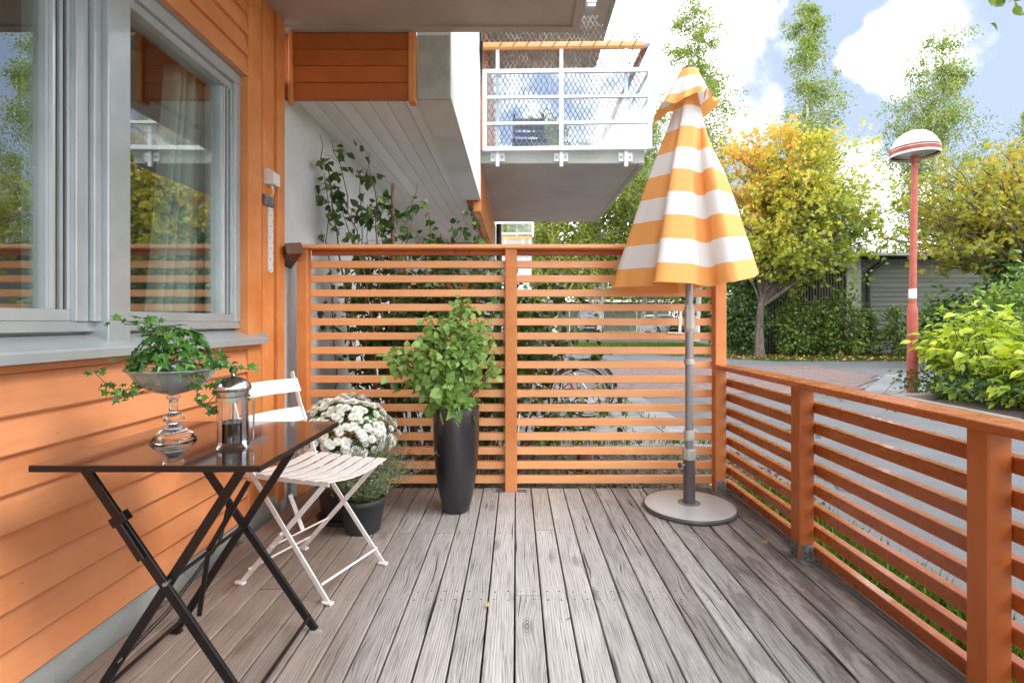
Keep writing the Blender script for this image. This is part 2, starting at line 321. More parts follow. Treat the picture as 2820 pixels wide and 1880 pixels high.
m,t,b=newmat('sheer white curtain'); t.set(b,'Base Color',(.78,.80,.76)); t.set(b,'Roughness',.9)
tr=t.node('ShaderNodeBsdfTranslucent',{0:(.8,.82,.78)}); mx=t.node('ShaderNodeMixShader',{0:.4}); t.l.new(b.outputs[0],mx.inputs[1]); t.l.new(tr.outputs[0],mx.inputs[2]); t.l.new(mx.outputs[0],t.n['Material Output'].inputs[0]); M['curtain']=m
def stripemat():
    m,t,b=newmat('orange and white striped canvas'); a=t.node('ShaderNodeAttribute'); a.attribute_name='stripe'
    s=t.math('FLOOR',a.outputs['Fac']); par=t.math('FLOORED_MODULO',s,2.0)
    v=t.node('ShaderNodeTexCoord').outputs['Object']
    c=t.mix(par,(.85,.42,.135),(.78,.79,.80))
    c=t.mix(t.mr(t.noise(v,5,4),.3,.7,0,.10),c,t.mix(1.0,c,(.75,.75,.75),'MULTIPLY'))
    t.set(b,'Base Color',c); t.set(b,'Roughness',.75); t.set(b,'Specular IOR Level',.25)
    tr=t.node('ShaderNodeBsdfTranslucent',{0:c}); mx=t.node('ShaderNodeMixShader',{0:.22}); t.l.new(b.outputs[0],mx.inputs[1]); t.l.new(tr.outputs[0],mx.inputs[2]); t.l.new(mx.outputs[0],t.n['Material Output'].inputs[0])
    bn=t.node('ShaderNodeBump',{'Height':t.noise(v,700,2),'Distance':.0004}); t.l.new(bn.outputs[0],b.inputs['Normal']); return m
M['stripe']=stripemat()
def groundmat():
    m,t,b=newmat('lawn with fallen leaves'); v=t.node('ShaderNodeTexCoord').outputs['Object']
    c=t.mix(t.mr(t.noise(v,1.2,7,.7),.3,.7),(.055,.095,.02),(.13,.17,.035))
    c=t.mix(t.mr(t.noise(v,14,5,.7),.58,.68,0,.7),c,(.22,.15,.06))
    t.set(b,'Base Color',c); t.set(b,'Roughness',.95)
    bn=t.node('ShaderNodeBump',{'Height':t.noise(v,60,5,.7),'Distance':.03}); t.l.new(bn.outputs[0],b.inputs['Normal']); return m
M['lawn']=groundmat()

# ------------------------------------------------------------ helpers
WL={}
def wloc(p): return WL.get(p.name,Vector((0,0,0))) if p else Vector((0,0,0))
def thing(name,label,cat,loc=(0,0,0),group=None):
    o=bpy.data.objects.new(name,None); o.empty_display_size=.1; col.objects.link(o); o.location=loc
    o['label']=label; o['category']=cat
    if group: o['group']=group
    WL[o.name]=Vector(loc); return o
def tag(o,label=None,cat=None,group=None,kind=None):
    if label: o['label']=label
    if cat: o['category']=cat
    if group: o['group']=group
    if kind: o['kind']=kind
    return o
def link(name,me,parent=None,loc=(0,0,0),mw=None):
    o=bpy.data.objects.new(name,me); col.objects.link(o)
    if parent: o.parent=parent
    if mw is not None: o.matrix_local=mw
    else: o.location=loc
    WL[o.name]=wloc(parent)+o.location
    return o
def chbox(x0,y0,z0,x1,y1,z1,c=0.0,axis='z'):
    """box with its long edges (along axis) chamfered by c"""
    if c<=0:
        v=[(x0,y0,z0),(x1,y0,z0),(x1,y1,z0),(x0,y1,z0),(x0,y0,z1),(x1,y0,z1),(x1,y1,z1),(x0,y1,z1)]
        return v,[(0,3,2,1),(4,5,6,7),(0,1,5,4),(1,2,6,5),(2,3,7,6),(3,0,4,7)]
    def prof(a0,b0,a1,b1): return [(a0+c,b0),(a1-c,b0),(a1,b0+c),(a1,b1-c),(a1-c,b1),(a0+c,b1),(a0,b1-c),(a0,b0+c)]
    if axis=='z': P=prof(x0,y0,x1,y1); v=[(a,b,z0) for a,b in P]+[(a,b,z1) for a,b in P]
    elif axis=='y': P=prof(z0,x0,z1,x1); v=[(b,y0,a) for a,b in P]+[(b,y1,a) for a,b in P]
    else: P=prof(y0,z0,y1,z1); v=[(x0,a,b) for a,b in P]+[(x1,a,b) for a,b in P]
    f=[tuple(range(7,-1,-1)),tuple(range(8,16))]+[(i,(i+1)%8,(i+1)%8+8,i+8) for i in range(8)]
    return v,f
class MB:
    def __init__(s): s.v=[]; s.f=[]; s.mi=[]; s.cur=0
    def add(s,v,f):
        k=len(s.v); s.v+=[tuple(x) for x in v]; s.f+=[tuple(i+k for i in q) for q in f]; s.mi+=[s.cur]*len(f); return s
    def box(s,x0,y0,z0,x1,y1,z1,c=0.0,axis='z'): return s.add(*chbox(min(x0,x1),min(y0,y1),min(z0,z1),max(x0,x1),max(y0,y1),max(z0,z1),c,axis))
    def obox(s,p0,p1,wd,th,up=(0,0,1),c=0.0):
        """bar from p0 to p1, width wd (perp, horizontal side), thickness th (along up)"""
        p0=Vector(p0);p1=Vector(p1);d=(p1-p0);L=d.length;d.normalize();u=Vector(up);sd=d.cross(u).normalized();u=sd.cross(d)
        vv,ff=chbox(-wd/2,-th/2,0,wd/2,th/2,L,c,'z')
        return s.add([p0+sd*a+u*b+d*z for a,b,z in vv],ff)
    def tube(s,pts,r,n=8,cap=True,closed=False):
        pts=[Vector(p) for p in pts]; m=len(pts); rs=r if hasattr(r,'__len__') else [r]*m
        k=len(s.v); prev=None; nf=0
        for i,p in enumerate(pts):
            if closed: d=pts[(i+1)%m]-pts[i-1]
            else: d=pts[min(i+1,m-1)]-pts[max(i-1,0)]
            d.normalize()
            if prev is None:
                a=Vector((0,0,1)) if abs(d.z)<.9 else Vector((1,0,0))
                a=(a-d*a.dot(d)).normalized()
            else: a=(prev-d*prev.dot(d)).normalized()
            prev=a; b=d.cross(a)
            for j in range(n):
                t=2*math.pi*j/n; s.v.append(tuple(p+(a*math.cos(t)+b*math.sin(t))*rs[i]))
        segs=m if closed else m-1
        for i in range(segs):
            i2=(i+1)%m
            for j in range(n):
                s.f.append((k+i*n+j,k+i*n+(j+1)%n,k+i2*n+(j+1)%n,k+i2*n+j)); nf+=1
        if cap and not closed:
            s.f.append(tuple(k+j for j in range(n-1,-1,-1))); s.f.append(tuple(k+(m-1)*n+j for j in range(n))); nf+=2
        s.mi+=[s.cur]*nf; return s
    def lathe(s,prof,cx=0,cy=0,n=32,capb=False,capt=False,jit=None):
        k=len(s.v)
        for r,z in prof:
            for j in range(n):
                t=2*math.pi*j/n; rr=r if jit is None else r*jit(t,z)
                s.v.append((cx+rr*math.cos(t),cy+rr*math.sin(t),z))
        m=len(prof); nf=0
        for i in range(m-1):
            for j in range(n): s.f.append((k+i*n+j,k+i*n+(j+1)%n,k+(i+1)*n+(j+1)%n,k+(i+1)*n+j)); nf+=1
        if capb: s.f.append(tuple(k+j for j in range(n-1,-1,-1))); nf+=1
        if capt: s.f.append(tuple(k+(m-1)*n+j for j in range(n))); nf+=1
        s.mi+=[s.cur]*nf; return s
    def prism(s,poly,axis,a,b):
        """poly of 2D points extruded along axis from a to b"""
        n=len(poly)
        def mk(p,t): return {'x':(t,p[0],p[1]),'y':(p[0],t,p[1]),'z':(p[0],p[1],t)}[axis]
        v=[mk(p,a) for p in poly]+[mk(p,b) for p in poly]
        return s.add(v,[tuple(range(n-1,-1,-1)),tuple(range(n,2*n))]+[(i,(i+1)%n,(i+1)%n+n,i+n) for i in range(n)])
    def sphere(s,c,r,n=12,m=8,sz=1.0):
        prof=[(max(1e-4,r*math.sin(math.pi*i/m)),c[2]-r*sz*math.cos(math.pi*i/m)) for i in range(m+1)]
        return s.lathe(prof,c[0],c[1],n)
    def mesh(s,name,mats,off=Vector((0,0,0)),smooth=False,sharp=None):
        me=bpy.data.meshes.new(name); me.from_pydata([(a-off[0],b-off[1],c-off[2]) for a,b,c in s.v],[],s.f)
        for q in (mats if isinstance(mats,(list,tuple)) else [mats]): me.materials.append(q)
        if len(set(s.mi))>1: me.polygons.foreach_set('material_index',s.mi)
        if smooth:
            me.polygons.foreach_set('use_smooth',[True]*len(me.polygons))
            try: me.set_sharp_from_angle(angle=R(smooth if smooth is not True else 40))
            except Exception: pass
        me.update(); return me
    def build(s,name,mats,parent=None,smooth=False,center=False):
        """world-coordinate vertices -> object (child of parent). top-level objects get their origin at the base centre"""
        off=wloc(parent)
        if parent is None or center:
            a=np.array(s.v); lo=a.min(0); hi=a.max(0); o=Vector(((lo[0]+hi[0])/2,(lo[1]+hi[1])/2,lo[2]))
        else: o=off
        me=s.mesh(name,mats,o,smooth)
        return link(name,me,parent,tuple(o-off))
def mbox(name,mat,parent,*a,**k): return MB().box(*a,**k).build(name,mat,parent)

# numpy leaf scattering
def proto_leaf(n=3,wd=.45,fold=.25,curl=.25,shape='ovate'):
    """unit length leaf along +y, normal +z; strip of 3 columns"""
    v=[];f=[]
    for i in range(n+1):
        t=i/n
        if shape=='ovate': h=wd*math.sin(math.pi*min(1,t**.75))*(1 if t<1 else 0)
        elif shape=='lance': h=wd*.6*math.sin(math.pi*t)
        elif shape=='round': h=wd*math.sqrt(max(0,1-(2*t-1)**2))
        z=-curl*t*t
        v+=[(-h,t,z+fold*h),(0,t,z),(h,t,z+fold*h)]
    for i in range(n):
        a=i*3
        f+=[(a,a+1,a+4,a+3),(a+1,a+2,a+5,a+4)]
    return np.array(v,float),clean(v,f)
def clean(v,f):
    out=[]
    for q in f:
        r=[]
        for i in q:
            if not any(all(abs(v[i][k]-v[j][k])<1e-6 for k in range(3)) for j in r): r.append(i)
        if len(r)>=3: out.append(tuple(r))
    return out
KITE=(np.array([(0,0,0),(.38,.45,.08),(0,1,-.1),(-.38,.45,.08)],float),[(0,1,2,3)])
STAR=(np.array([(0,0,0),(.45,.18,.05),(.28,.45,.03),(.5,.8,-.05),(.12,.68,0),(0,1.05,-.1),(-.12,.68,0),(-.5,.8,-.05),(-.28,.45,.03),(-.45,.18,.05)],float),[(0,1,2,3,4),(0,4,5,6),(0,6,7,8,9)])
OV=proto_leaf(3,.36,.3,.25); OV4=proto_leaf(4,.42,.28,.3); LAN=proto_leaf(4,.42,.3,.35,'lance'); BLADE=(np.array([(-.03,0,0),(.03,0,0),(.02,.6,.05),(0,1,.25),(-.02,.6,.05)],float),[(0,1,2,3,4)])
RND=proto_leaf(4,.40,.2,.25,'round')
IVY=(np.array([(0,0,0),(.34,-.06,.04),(.2,.22,.03),(.5,.48,-.06),(.16,.55,.03),(0,1,-.12),(-.16,.55,.03),(-.5,.48,-.06),(-.2,.22,.03),(-.34,-.06,.04),(0,.45,-.03)],float),[(0,1,2,10),(10,2,3,4),(10,4,5,6),(10,6,7,8),(10,8,9,0)])
def rots(n,up=.6,dirs=None,updir=(0,0,1),r=None):
    """(n,3,3) columns: x,y(length),z(normal). dirs: preferred leaf direction"""
    r=r or rng
    N=r.normal(size=(n,3))+np.array(updir)*up*2; N/=np.linalg.norm(N,axis=1,keepdims=True)
    Y=r.normal(size=(n,3)) if dirs is None else np.asarray(dirs)+r.normal(size=(n,3))*.35
    Y=Y-N*(Y*N).sum(1,keepdims=True); Y/=np.maximum(np.linalg.norm(Y,axis=1,keepdims=True),1e-6)
    X=np.cross(Y,N); return np.stack([X,Y,N],axis=2)
def np_mesh(name,verts,loop_idx,loop_start,loop_total,mat,smooth=False):
    me=bpy.data.meshes.new(name); me.vertices.add(len(verts)); me.vertices.foreach_set('co',verts.astype(np.float32).ravel())
    me.loops.add(len(loop_idx)); me.loops.foreach_set('vertex_index',loop_idx.astype(np.int32))
    me.polygons.add(len(loop_start)); me.polygons.foreach_set('loop_start',loop_start.astype(np.int32))
    try: me.polygons.foreach_set('loop_total',loop_total.astype(np.int32))
    except Exception: pass
    if smooth: me.polygons.foreach_set('use_smooth',np.ones(len(loop_start),bool))
    me.materials.append(mat); me.update(calc_edges=True); me.validate(); return me
def scatter(name,proto,pos,rot,sc,mat,parent=None,off=None,smooth=False):
    pv,pf=proto; n=len(pos); sc=np.broadcast_to(np.asarray(sc,float),(n,))
    V=np.einsum('nij,kj->nki',rot,pv)*sc[:,None,None]+np.asarray(pos)[:,None,:]
    if off is None: off=np.array(wloc(parent))
    V=(V-off).reshape(-1,3); k=len(pv)
    li=np.concatenate([np.array(q) for q in pf]); tot=np.array([len(q) for q in pf])
    L=(li[None,:]+(np.arange(n)*k)[:,None]).ravel(); T=np.tile(tot,n); S=np.concatenate([[0],np.cumsum(T)[:-1]])
    return np_mesh(name,V,L,S,T,mat,smooth)
def proto_mesh(name,proto,mat,smooth=True):
    me=bpy.data.meshes.new(name); me.from_pydata([tuple(a) for a in proto[0]],[],proto[1]); me.materials.append(mat)
    if smooth: me.polygons.foreach_set('use_smooth',[True]*len(me.polygons))
    me.update(); return me
def leaf_parts(name,meshes,pos,rot,sc,parent,limit=300,proto=None,mat=None,stuff='foliage'):
    """nearest `limit` as objects, the rest one stuff part"""
    pos=np.asarray(pos); sc=np.broadcast_to(np.asarray(sc,float),(len(pos),)); d=np.linalg.norm(pos-np.array([0,0,1.1]),axis=1)/sc
    order=np.argsort(d); off=np.array(wloc(parent))
    for q,i in enumerate(order[:limit]):
        o=bpy.data.objects.new(name,meshes[q%len(meshes)]); col.objects.link(o); o.parent=parent
        mm=Matrix(rot[i].tolist()).to_4x4()@Matrix.Scale(float(sc[i]),4); mm.translation=Vector(pos[i]-off); o.matrix_local=mm
    rest=order[limit:]
    if len(rest):
        me=scatter(stuff,proto,pos[rest],rot[rest],sc[rest],mat,parent); o=link(stuff,me,parent); o['kind']='stuff'
def bez(a,b,c,n):
    t=np.linspace(0,1,n)[:,None]; return (1-t)**2*a+2*t*(1-t)*b+t*t*c
def gz(y):
    return -.14+(.34)*min(1,max(0,(y-18)/16.0))
# ------------------------------------------------------------ the ground
def sheet(name,mat,pts,dz,kind='structure',cuts=None):
    """polygon sheet following the gently rising ground; pts (x,y)"""
    ys=sorted({p[1] for p in pts}|{18.0,34.0})
    v=[(x,y,gz(y)+dz) for x,y in pts]
    o=MB().add(v,[tuple(range(len(v)))]).build(name,mat); o['kind']=kind; return o
def strip(name,mat,x0,x1,y0,y1,dz,n=None):
    yb=[y0]+[y for y in (18.0,34.0) if y0<y<y1]+[y1]
    v=[];f=[]
    for y in yb: v+=[(x0,y,gz(y)+dz),(x1,y,gz(y)+dz)]
    for i in range(len(yb)-1): f.append((2*i,2*i+1,2*i+3,2*i+2))
    o=MB().add(v,f).build(name,mat); o['kind']='structure'; return o
strip('lawn',M['lawn'],-200,260,-120,420,0)
strip('garden_bed',M['soil'],-1.6,2.2,3.30,4.95,.006)
sheet('footpath',M['asphalt'],[(1.93,-8),(5.62,-8),(5.62,6.6),(5.5,7.6),(5.2,8.6),(1.93,8.6)],.008)
sheet('parking_road',M['asphalt'],[(-3,14.2),(7.0,14.2),(16,14.0),(16,15.6),(8.2,17.0),(4.4,20.5),(2.2,21.2),(-3,21.2)],.010)
strip('parking_road',M['asphalt'],-6,2.2,21.2,26,.008)
strip('parking_lot',M['asphalt'],-14,26,26,44,.008)
sheet('lawn_tongue',M['lawn'],[(3.0,22.5),(4.6,20.4),(8.4,17.6),(20,16.5),(20,25.9),(3.5,25.9)],.014) if False else None
paving_base=strip('paving_bed',M['soil'],-1.6,1.93,4.95,8.6,.003); 
sheet('plaza_bed',M['paveslab'],[(-1.6,8.6),(5.7,8.6),(8.25,11.5),(8.25,14.1),(-1.6,14.1)],.012)
strip('side_road',M['asphalt'],5.3,22,8.3,16.2,.007)
# concrete slabs (grey) beyond the fence and beside the red paving
pav=thing('slab_paving','large grey concrete paving slabs with weedy joints behind the slatted screen','paving',(0,6.5,-.14))
k=0
for iy in range(9):
    for ix in range(9):
        x0=-1.6+ix*.402; y0=4.97+iy*.402
        if x0+.4>2.05: continue
        z=-.100+random.uniform(-.004,.004)
        MB().box(x0+.006,y0+.006,-.15,x0+.396,y0+.396,z,0).build('slab',M['paveslab'],pav)
for iy in range(9):   # strip that runs diagonally to the kerb corner
    for ix in range(4):
        y0=8.62+iy*.402; x0=5.70+(y0-8.5)*.87+ix*.405
        z=-.104+random.uniform(-.003,.003)
        if ix<3 and iy<8:
            MB().add([(x0+.005,y0,-.15),(x0+.393,y0,-.15),(x0+.74,y0+.394,-.15),(x0+.352,y0+.394,-.15),(x0+.005,y0,z),(x0+.393,y0,z),(x0+.74,y0+.394,z),(x0+.352,y0+.394,z)],chbox(0,0,0,1,1,1)[1]).build('slab',M['paveslab'],pav)
# red pavers
red=thing('red_paving','faded red concrete paver square between the road and the grey slabs','paving',(3,11,-.14))
cells=[]
y=8.66; r_=0
while y<14.1:
    x=-1.6+(.105 if r_%2 else 0)
    xr=5.55+(y-8.5)*.87 if y<11.5 else 8.2
    while x<xr-.06:
        cells.append((x,y)); x+=.21
    y+=.105; r_+=1
cells=[c for c in cells if c[0]>-1.0]
vis=sorted(cells,key=lambda c:(c[1]-8.66)*1.0+ (0 if c[0]>.6 else 50))
near=set(vis[:298]); pme=MB().box(.004,.004,-.02,.206,.101,.04,0).mesh('paver',M['paver'])
rest=MB()
for c in cells:
    z=-.140+random.uniform(-.003,.003)
    if c in near:
        o=bpy.data.objects.new('paver',pme); col.objects.link(o); o.parent=red; o.location=(c[0]-3,c[1]-11,z+.14-.002+.0)
    else: rest.box(c[0]+.004,c[1]+.004,-.15,c[0]+.206,c[1]+.101,z+.038)
o=rest.build('paver_field',M['paver'],red); o['kind']='stuff'
# kerb of the planting bed
kb=thing('kerb','weathered concrete kerb stones edging the planting bed','kerb',(5.7,6,-.14))
yy=-3.0
while yy<7.4:
    L=.98; x0=5.62+(yy-5)*.03
    sh=.03*L
    z=-.005+random.uniform(-.006,.004)
    v,f=chbox(0,0,0,.14,L-.012,.135,.014,'y'); v=[(x0+a+b*.03,yy+b,-.14+cc+(z+.01)) for a,b,cc in v]
    MB().add(v,f).build('kerb_stone',M['kerb'],kb); yy+=L
for i in range(3):
    x0=5.74+i*.82; MB().obox((x0,yy+.05+i*.16,-.075),(x0+.78,yy+.05+(i+1)*.16-.02,-.075),.13,.14,c=.012).build('kerb_stone',M['kerb'],kb)
bed=sheet('planting_soil',M['soil'],[(5.76,-3),(14,-3),(14,9.4),(8.6,8.4),(5.78,7.5)],.07)

# ------------------------------------------------------------ the deck
deck=thing('wooden_deck','weathered grey timber terrace boards running toward the slatted screen','deck',(0,1,-.14))
PW=.1055; X0=-.005-13.6*PW+.6*PW
ends=3.385
for i in range(27):
    xa=X0+i*PW+.0033; xb=X0+(i+1)*PW-.0033
    if xa>1.40: break
    js=[-1.2]
    if i in (13,): js+=[2.053]
    elif i in (6,7,9): js+=[2.664]
    elif i in (3,5): js+=[2.10]
    elif i in (14,): js+=[2.70]
    elif i in (17,20): js+=[.9]
    js.append(ends+random.uniform(-.008,.006))
    for a,b in zip(js[:-1],js[1:]):
        dz=random.uniform(-.0015,.0015)
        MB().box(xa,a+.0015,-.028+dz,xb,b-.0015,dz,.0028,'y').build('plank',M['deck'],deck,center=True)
jo=MB()
for yj in (-.9,.2,.9,1.45,2.055,2.665,3.3): jo.box(-1.44,yj-.022,-.14,1.40,yj+.022,-.0305)
jo.build('joist',M['kerb'],deck)
nails=MB()
for i in range(26):
    for yj in (.9,1.45,2.055-.03,2.055+.03,2.665,3.3):
        for q in (.026,PW-.026):
            x=X0+i*PW+q+random.uniform(-.003,.003)
            if x<1.38: nails.lathe([(.0001,.0016),(.0032,.0012),(.0034,-.002)],x,yj+random.uniform(-.004,.004),6)
nl=nails.build('nail_head',M['galv'],deck); nl['kind']='stuff'

# ------------------------------------------------------------ apartment building
B=thing('apartment_building','orange timber and white plaster apartment building with balconies','building',(-1.5,3,-.14))
XW=-1.455
def clap(parent,z0,y0,y1,x=XW,hgt=.111,name='board',mat=None,jit=0):
    # wedge: lower edge proud
    p=[(x-.012,z0+hgt+.012),(x-.012,z0-.002),(x+.014,z0-.002),(x+.017,z0+.003),(x-.006,z0+hgt+.004)]
    n=len(p); v=[(a,y0,b) for a,b in p]+[(a,y1,b) for a,b in p]
    return MB().add(v,[tuple(range(n)),tuple(range(2*n-1,n-1,-1))]+[(i+n,(i+1)%n+n,(i+1)%n,i) for i in range(n)]).build(name,mat or M['or_y'],parent,center=True)
wall=mbox('timber_wall',M['or_y'],B,-1.60,-3,.055,XW-.013,2.74,.985)
for k in range(8): clap(wall,.063-.006+.111*k+(.0),-3,2.742)
wall2=mbox('upper_timber_wall',M['or_y'],B,-1.60,-3,2.46,XW-.013,2.74,3.0)
for k in range(5): clap(wall2,2.425+.111*k,-3,2.742)
nh_=MB()
for k in range(8):
    for i in range(9):
        y_=.45+i*.285+((k*37)%5)*.008
        nh_.tube([(XW+.006,y_,.085+.111*k),(XW+.0125,y_,.085+.111*k)],.0035,6)
nh_=nh_.build('nail_head',M['or_z'],wall); nh_['kind']='stuff'
mbox('plinth',M['conc'],B,-1.60,-3,-.14,XW-.005,3.16,.05)
# corner boards
MB().box(-1.56,2.745,.055,XW+.016,2.885,2.98,.003,'z').build('corner_board',M['or_z'],B,center=True)
MB().box(-1.60,2.887,.0,XW-.018,2.935,2.98,.002,'z').build('corner_board',M['or_z'],B,center=True)
MB().box(-1.60,2.955,.0,XW-.012,3.09,2.98,.003,'z').build('corner_board',M['or_z'],B,center=True)
MB().box(-1.60,3.10,.0,XW+.008,3.19,2.98,.003,'z').build('corner_board',M['or_z'],B,center=True)
MB().box(-1.60,2.936,.05,XW-.025,2.954,2.98).build('corner_strip',pm('pink faded strip',(.55,.25,.19),None,5,.6),B,center=True)
# white plaster wall along the passage
MB().box(-1.80,3.195,-.14,-1.50,6.30,2.66).build('plaster_wall',M['plaster'],B,center=True)
MB().box(-1.80,6.30,-.14,-1.72,9.6,2.66).build('plaster_wall',M['plaster'],B,center=True)
# passage doors
d=mbox('door',M['or_d'],B,-1.715,6.55,-.1,-1.66,7.45,2.05)
mbox('door_frame',M['alu'],d,-1.716,6.47,-.1,-1.63,6.55,2.14); mbox('door_frame',M['alu'],d,-1.716,7.45,-.1,-1.63,7.53,2.14); mbox('door_frame',M['alu'],d,-1.716,6.47,2.06,-1.63,7.53,2.15)
mbox('door_glass',M['car_glass'],d,-1.66,6.7,.9,-1.652,7.3,1.85); MB().tube([(-1.66,6.68,.98),(-1.61,6.68,.98),(-1.61,6.8,.98)],.01,6).build('door_handle',M['alu_b'],d)
mbox('passage_cabinet',M['or_z'],B,-1.70,8.0,-.1,-1.40,8.5,1.7)
mbox('passage_end_wall',M['plaster_g'],B,-1.8,9.62,-.14,-.62,9.8,2.66)
dd=mbox('door',M['or_d'],B,-1.45,9.60,-.1,-.75,9.618,2.0)
# boarded soffit of the passage
for i in range(8):
    xa=-1.50+i*.124; xb=xa+.120 if i<7 else -.515
    if xa>-.53: break
    MB().box(xa,3.34,2.605,min(xb,-.515),9.6,2.63,.003,'y').build('soffit_board',M['soffit'],B,center=True)
MB().box(-1.6,3.36,2.632,-.44,9.6,2.7).build('soffit_deck',M['shed_b'],B)
# plastered upstand block (the beam along the passage)
blk=MB(); blk.box(-.650,3.345,2.580,-.428,6.18,5.8); blk.build('plaster_beam',M['plaster'],B,center=True)
MB().box(-.640,3.325,2.555,-.432,3.343,2.972).build('plaster_beam_end',M['plaster_g'],B,center=True)  # end face in a greyer plaster than the beam's side
MB().box(-1.6,3.2925,2.973,-.652,3.34,3.2).build('wall_filler',M['plaster_g'],B)
MB().box(-1.80,6.31,2.605,-1.503,9.6,2.66).build('soffit_board',M['soffit'],B)
# frontal orange boarded beam
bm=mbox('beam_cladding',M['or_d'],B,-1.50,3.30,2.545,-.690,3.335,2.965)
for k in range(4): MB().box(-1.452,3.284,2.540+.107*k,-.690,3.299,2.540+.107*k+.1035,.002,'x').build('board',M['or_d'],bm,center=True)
MB().box(-.689,3.262,2.515,-.648,3.34,2.972,.003,'z').build('trim_board',M['or_z'],B,center=True)
MB().box(-1.46,3.262,2.50,-1.436,3.30,2.97,.003,'z').build('trim_board',M['or_z'],B,center=True)
# our balcony slab
def slab(name,x0,x1,y0,y1,z0,z1,mat,lip=.05,drop=.012):
    b=MB(); b.box(x0,y0,z0,x1,y1,z1)
    o=b.build(name,mat,B,center=True)
    l=MB(); l.box(x1-lip,y0,z0-drop,x1-.001,y1-lip,z0-.0008); l.box(x0,y1-lip,z0-drop,x1-.001,y1-.001,z0-.0008)
    l.build('drip_edge',mat,o); return o
slab('balcony_slab',-1.6,.41,-3,3.29,2.985,3.16,M['slab'],.055,.014)
# passage facade beyond
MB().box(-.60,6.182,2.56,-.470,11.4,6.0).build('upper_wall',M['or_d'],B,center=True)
for i in range(3):
    MB().box(-.468,6.19+i*.1,3.2,-.452,6.28+i*.1,5.9,.002,'z').build('corner_board',M['or_z'],B,center=True)
MB().box(-.52,6.19,2.45,-.430,9.8,3.02,.004,'y').build('fascia_board',M['or_z'],B,center=True)
MB().box(-.75,9.85,-.14,-.40,10.9,3.0).build('plaster_pier',M['plaster'],B,center=True)
pp=MB().tube([(-.33,9.9,-.1),(-.33,9.9,3.0)],.052,12).build('downpipe',M['pipe'],B,smooth=True)
MB().tube([(-.46,6.4,3.9),(-.40,5.9,4.35),(-.40,5.9,5.3)],.02,8).build('downpipe',M['pipe'],B,smooth=True)
# neighbour balcony slab + upper slab
YB=6.2
nb=MB(); nb.box(-.43,YB,3.034,1.563,9.8,3.193); nb=nb.build('neighbour_slab',M['conc'],B,center=True)
MB().box(-.428,YB+.02,3.028,1.50,9.78,3.0335).build('slab_underside',M['slab_n'],nb)
MB().box(1.501,YB+.02,3.018,1.560,9.78,3.0335).build('drip_edge',M['slab'],nb)
up=MB().box(-.6,YB,5.92,1.50,9.8,6.1).build('upper_slab',M['slab_n'],B,center=True)
MB().box(1.44,YB+.01,5.895,1.499,9.79,5.919).build('drip_edge',M['conc'],up)
# small soffit lamp under the upper slab edge (u1357,v10)
def SP(u,v,Y): return ((u-1185)*Y/1170,Y,1.1-(v-740)*Y/1170)
lp=thing('soffit_lamp','small white box lamp hanging under the concrete slab above the balcony','lamp',(.92,6.3,5.50))
MB().box(.87,6.25,5.03,.99,6.37,5.10,.006,'z').build('lamp_shade',M['white_al'],lp); MB().box(.88,6.26,4.98,.98,6.36,5.029).build('lamp_glass',M['alu'],lp)
MB().box(.86,6.3,5.10,.90,6.34,5.92).build('lamp_stem',M['white_al'],lp)
# railing frame
RL=thing('balcony_railing','white metal balcony railing with glass panes and orange handrail','railing',(.6,YB-.07,3.1),)
Yr=YB-.09
xs=[-.375,.543,1.606]; zs=[3.185,3.487,3.80,4.112]
def tilt(x): return (x-.6)*.012
for j,z in enumerate(zs):
    t=.026 if j in(0,3) else .018
    MB().obox((xs[0]-.02,Yr,z+tilt(xs[0])),(xs[2]+.02,Yr,z+tilt(xs[2])),.035,t*2,c=.003).build('rail_bar',M['white_al'],RL)
for i,x in enumerate(xs): MB().box(x-.024,Yr-.02,3.165+tilt(x),x+.024,Yr+.02,4.13+tilt(x),.003,'z').build('rail_stile',M['white_al'],RL)
for i in range(2):
    for j in range(3):
        MB().box(xs[i]+.02,Yr-.003,zs[j]+.015,xs[i+1]-.02,Yr+.003,zs[j+1]-.01).build('pane',M['balglass'],RL,center=True)
for x in (-.222,.548,1.330):
    MB().box(x-.022,YB-.062,2.98,x+.022,YB-.025,4.40+tilt(x),.003,'z').build('post',M['white_al'],RL)
    br=MB().box(x-.085,YB-.022,3.05,x+.085,YB-.004,3.155,.002,'y').build('bracket',M['white_al'],RL)
    bb=MB()
    for s in(-1,1): bb.tube([(x+s*.055,YB-.035,3.10),(x+s*.055,YB-.021,3.10)],.012,8)
    bb.build('bolt',M['galv'],br)
MB().obox((-.40,YB-.05,4.425),(1.55,YB-.05,4.445),.075,.085,c=.02).build('handrail',M['or_x'],RL)
MB().tube([(1.575,YB-.05,4.455),(1.575,9.7,4.455)],.042,14).build('handrail',M['or_r'],RL,smooth=True)
MB().sphere((1.575,YB-.07,4.46),.052,14,8).build('rail_end_cap',M['white_al'],RL,smooth=True)
# side panels going back
for z in zs: MB().box(1.590,YB-.05,z,1.625,9.7,z+.035).build('rail_bar',M['white_al'],RL)
for yq in (7.3,8.5,9.65): MB().box(1.588,yq-.02,3.19,1.622,yq+.02,4.42).build('post',M['white_al'],RL)
for j in range(3): MB().box(1.603,YB-.03,zs[j]+.04,1.607,9.7,zs[j+1]-.01).build('pane',M['balglass'],RL,center=True)
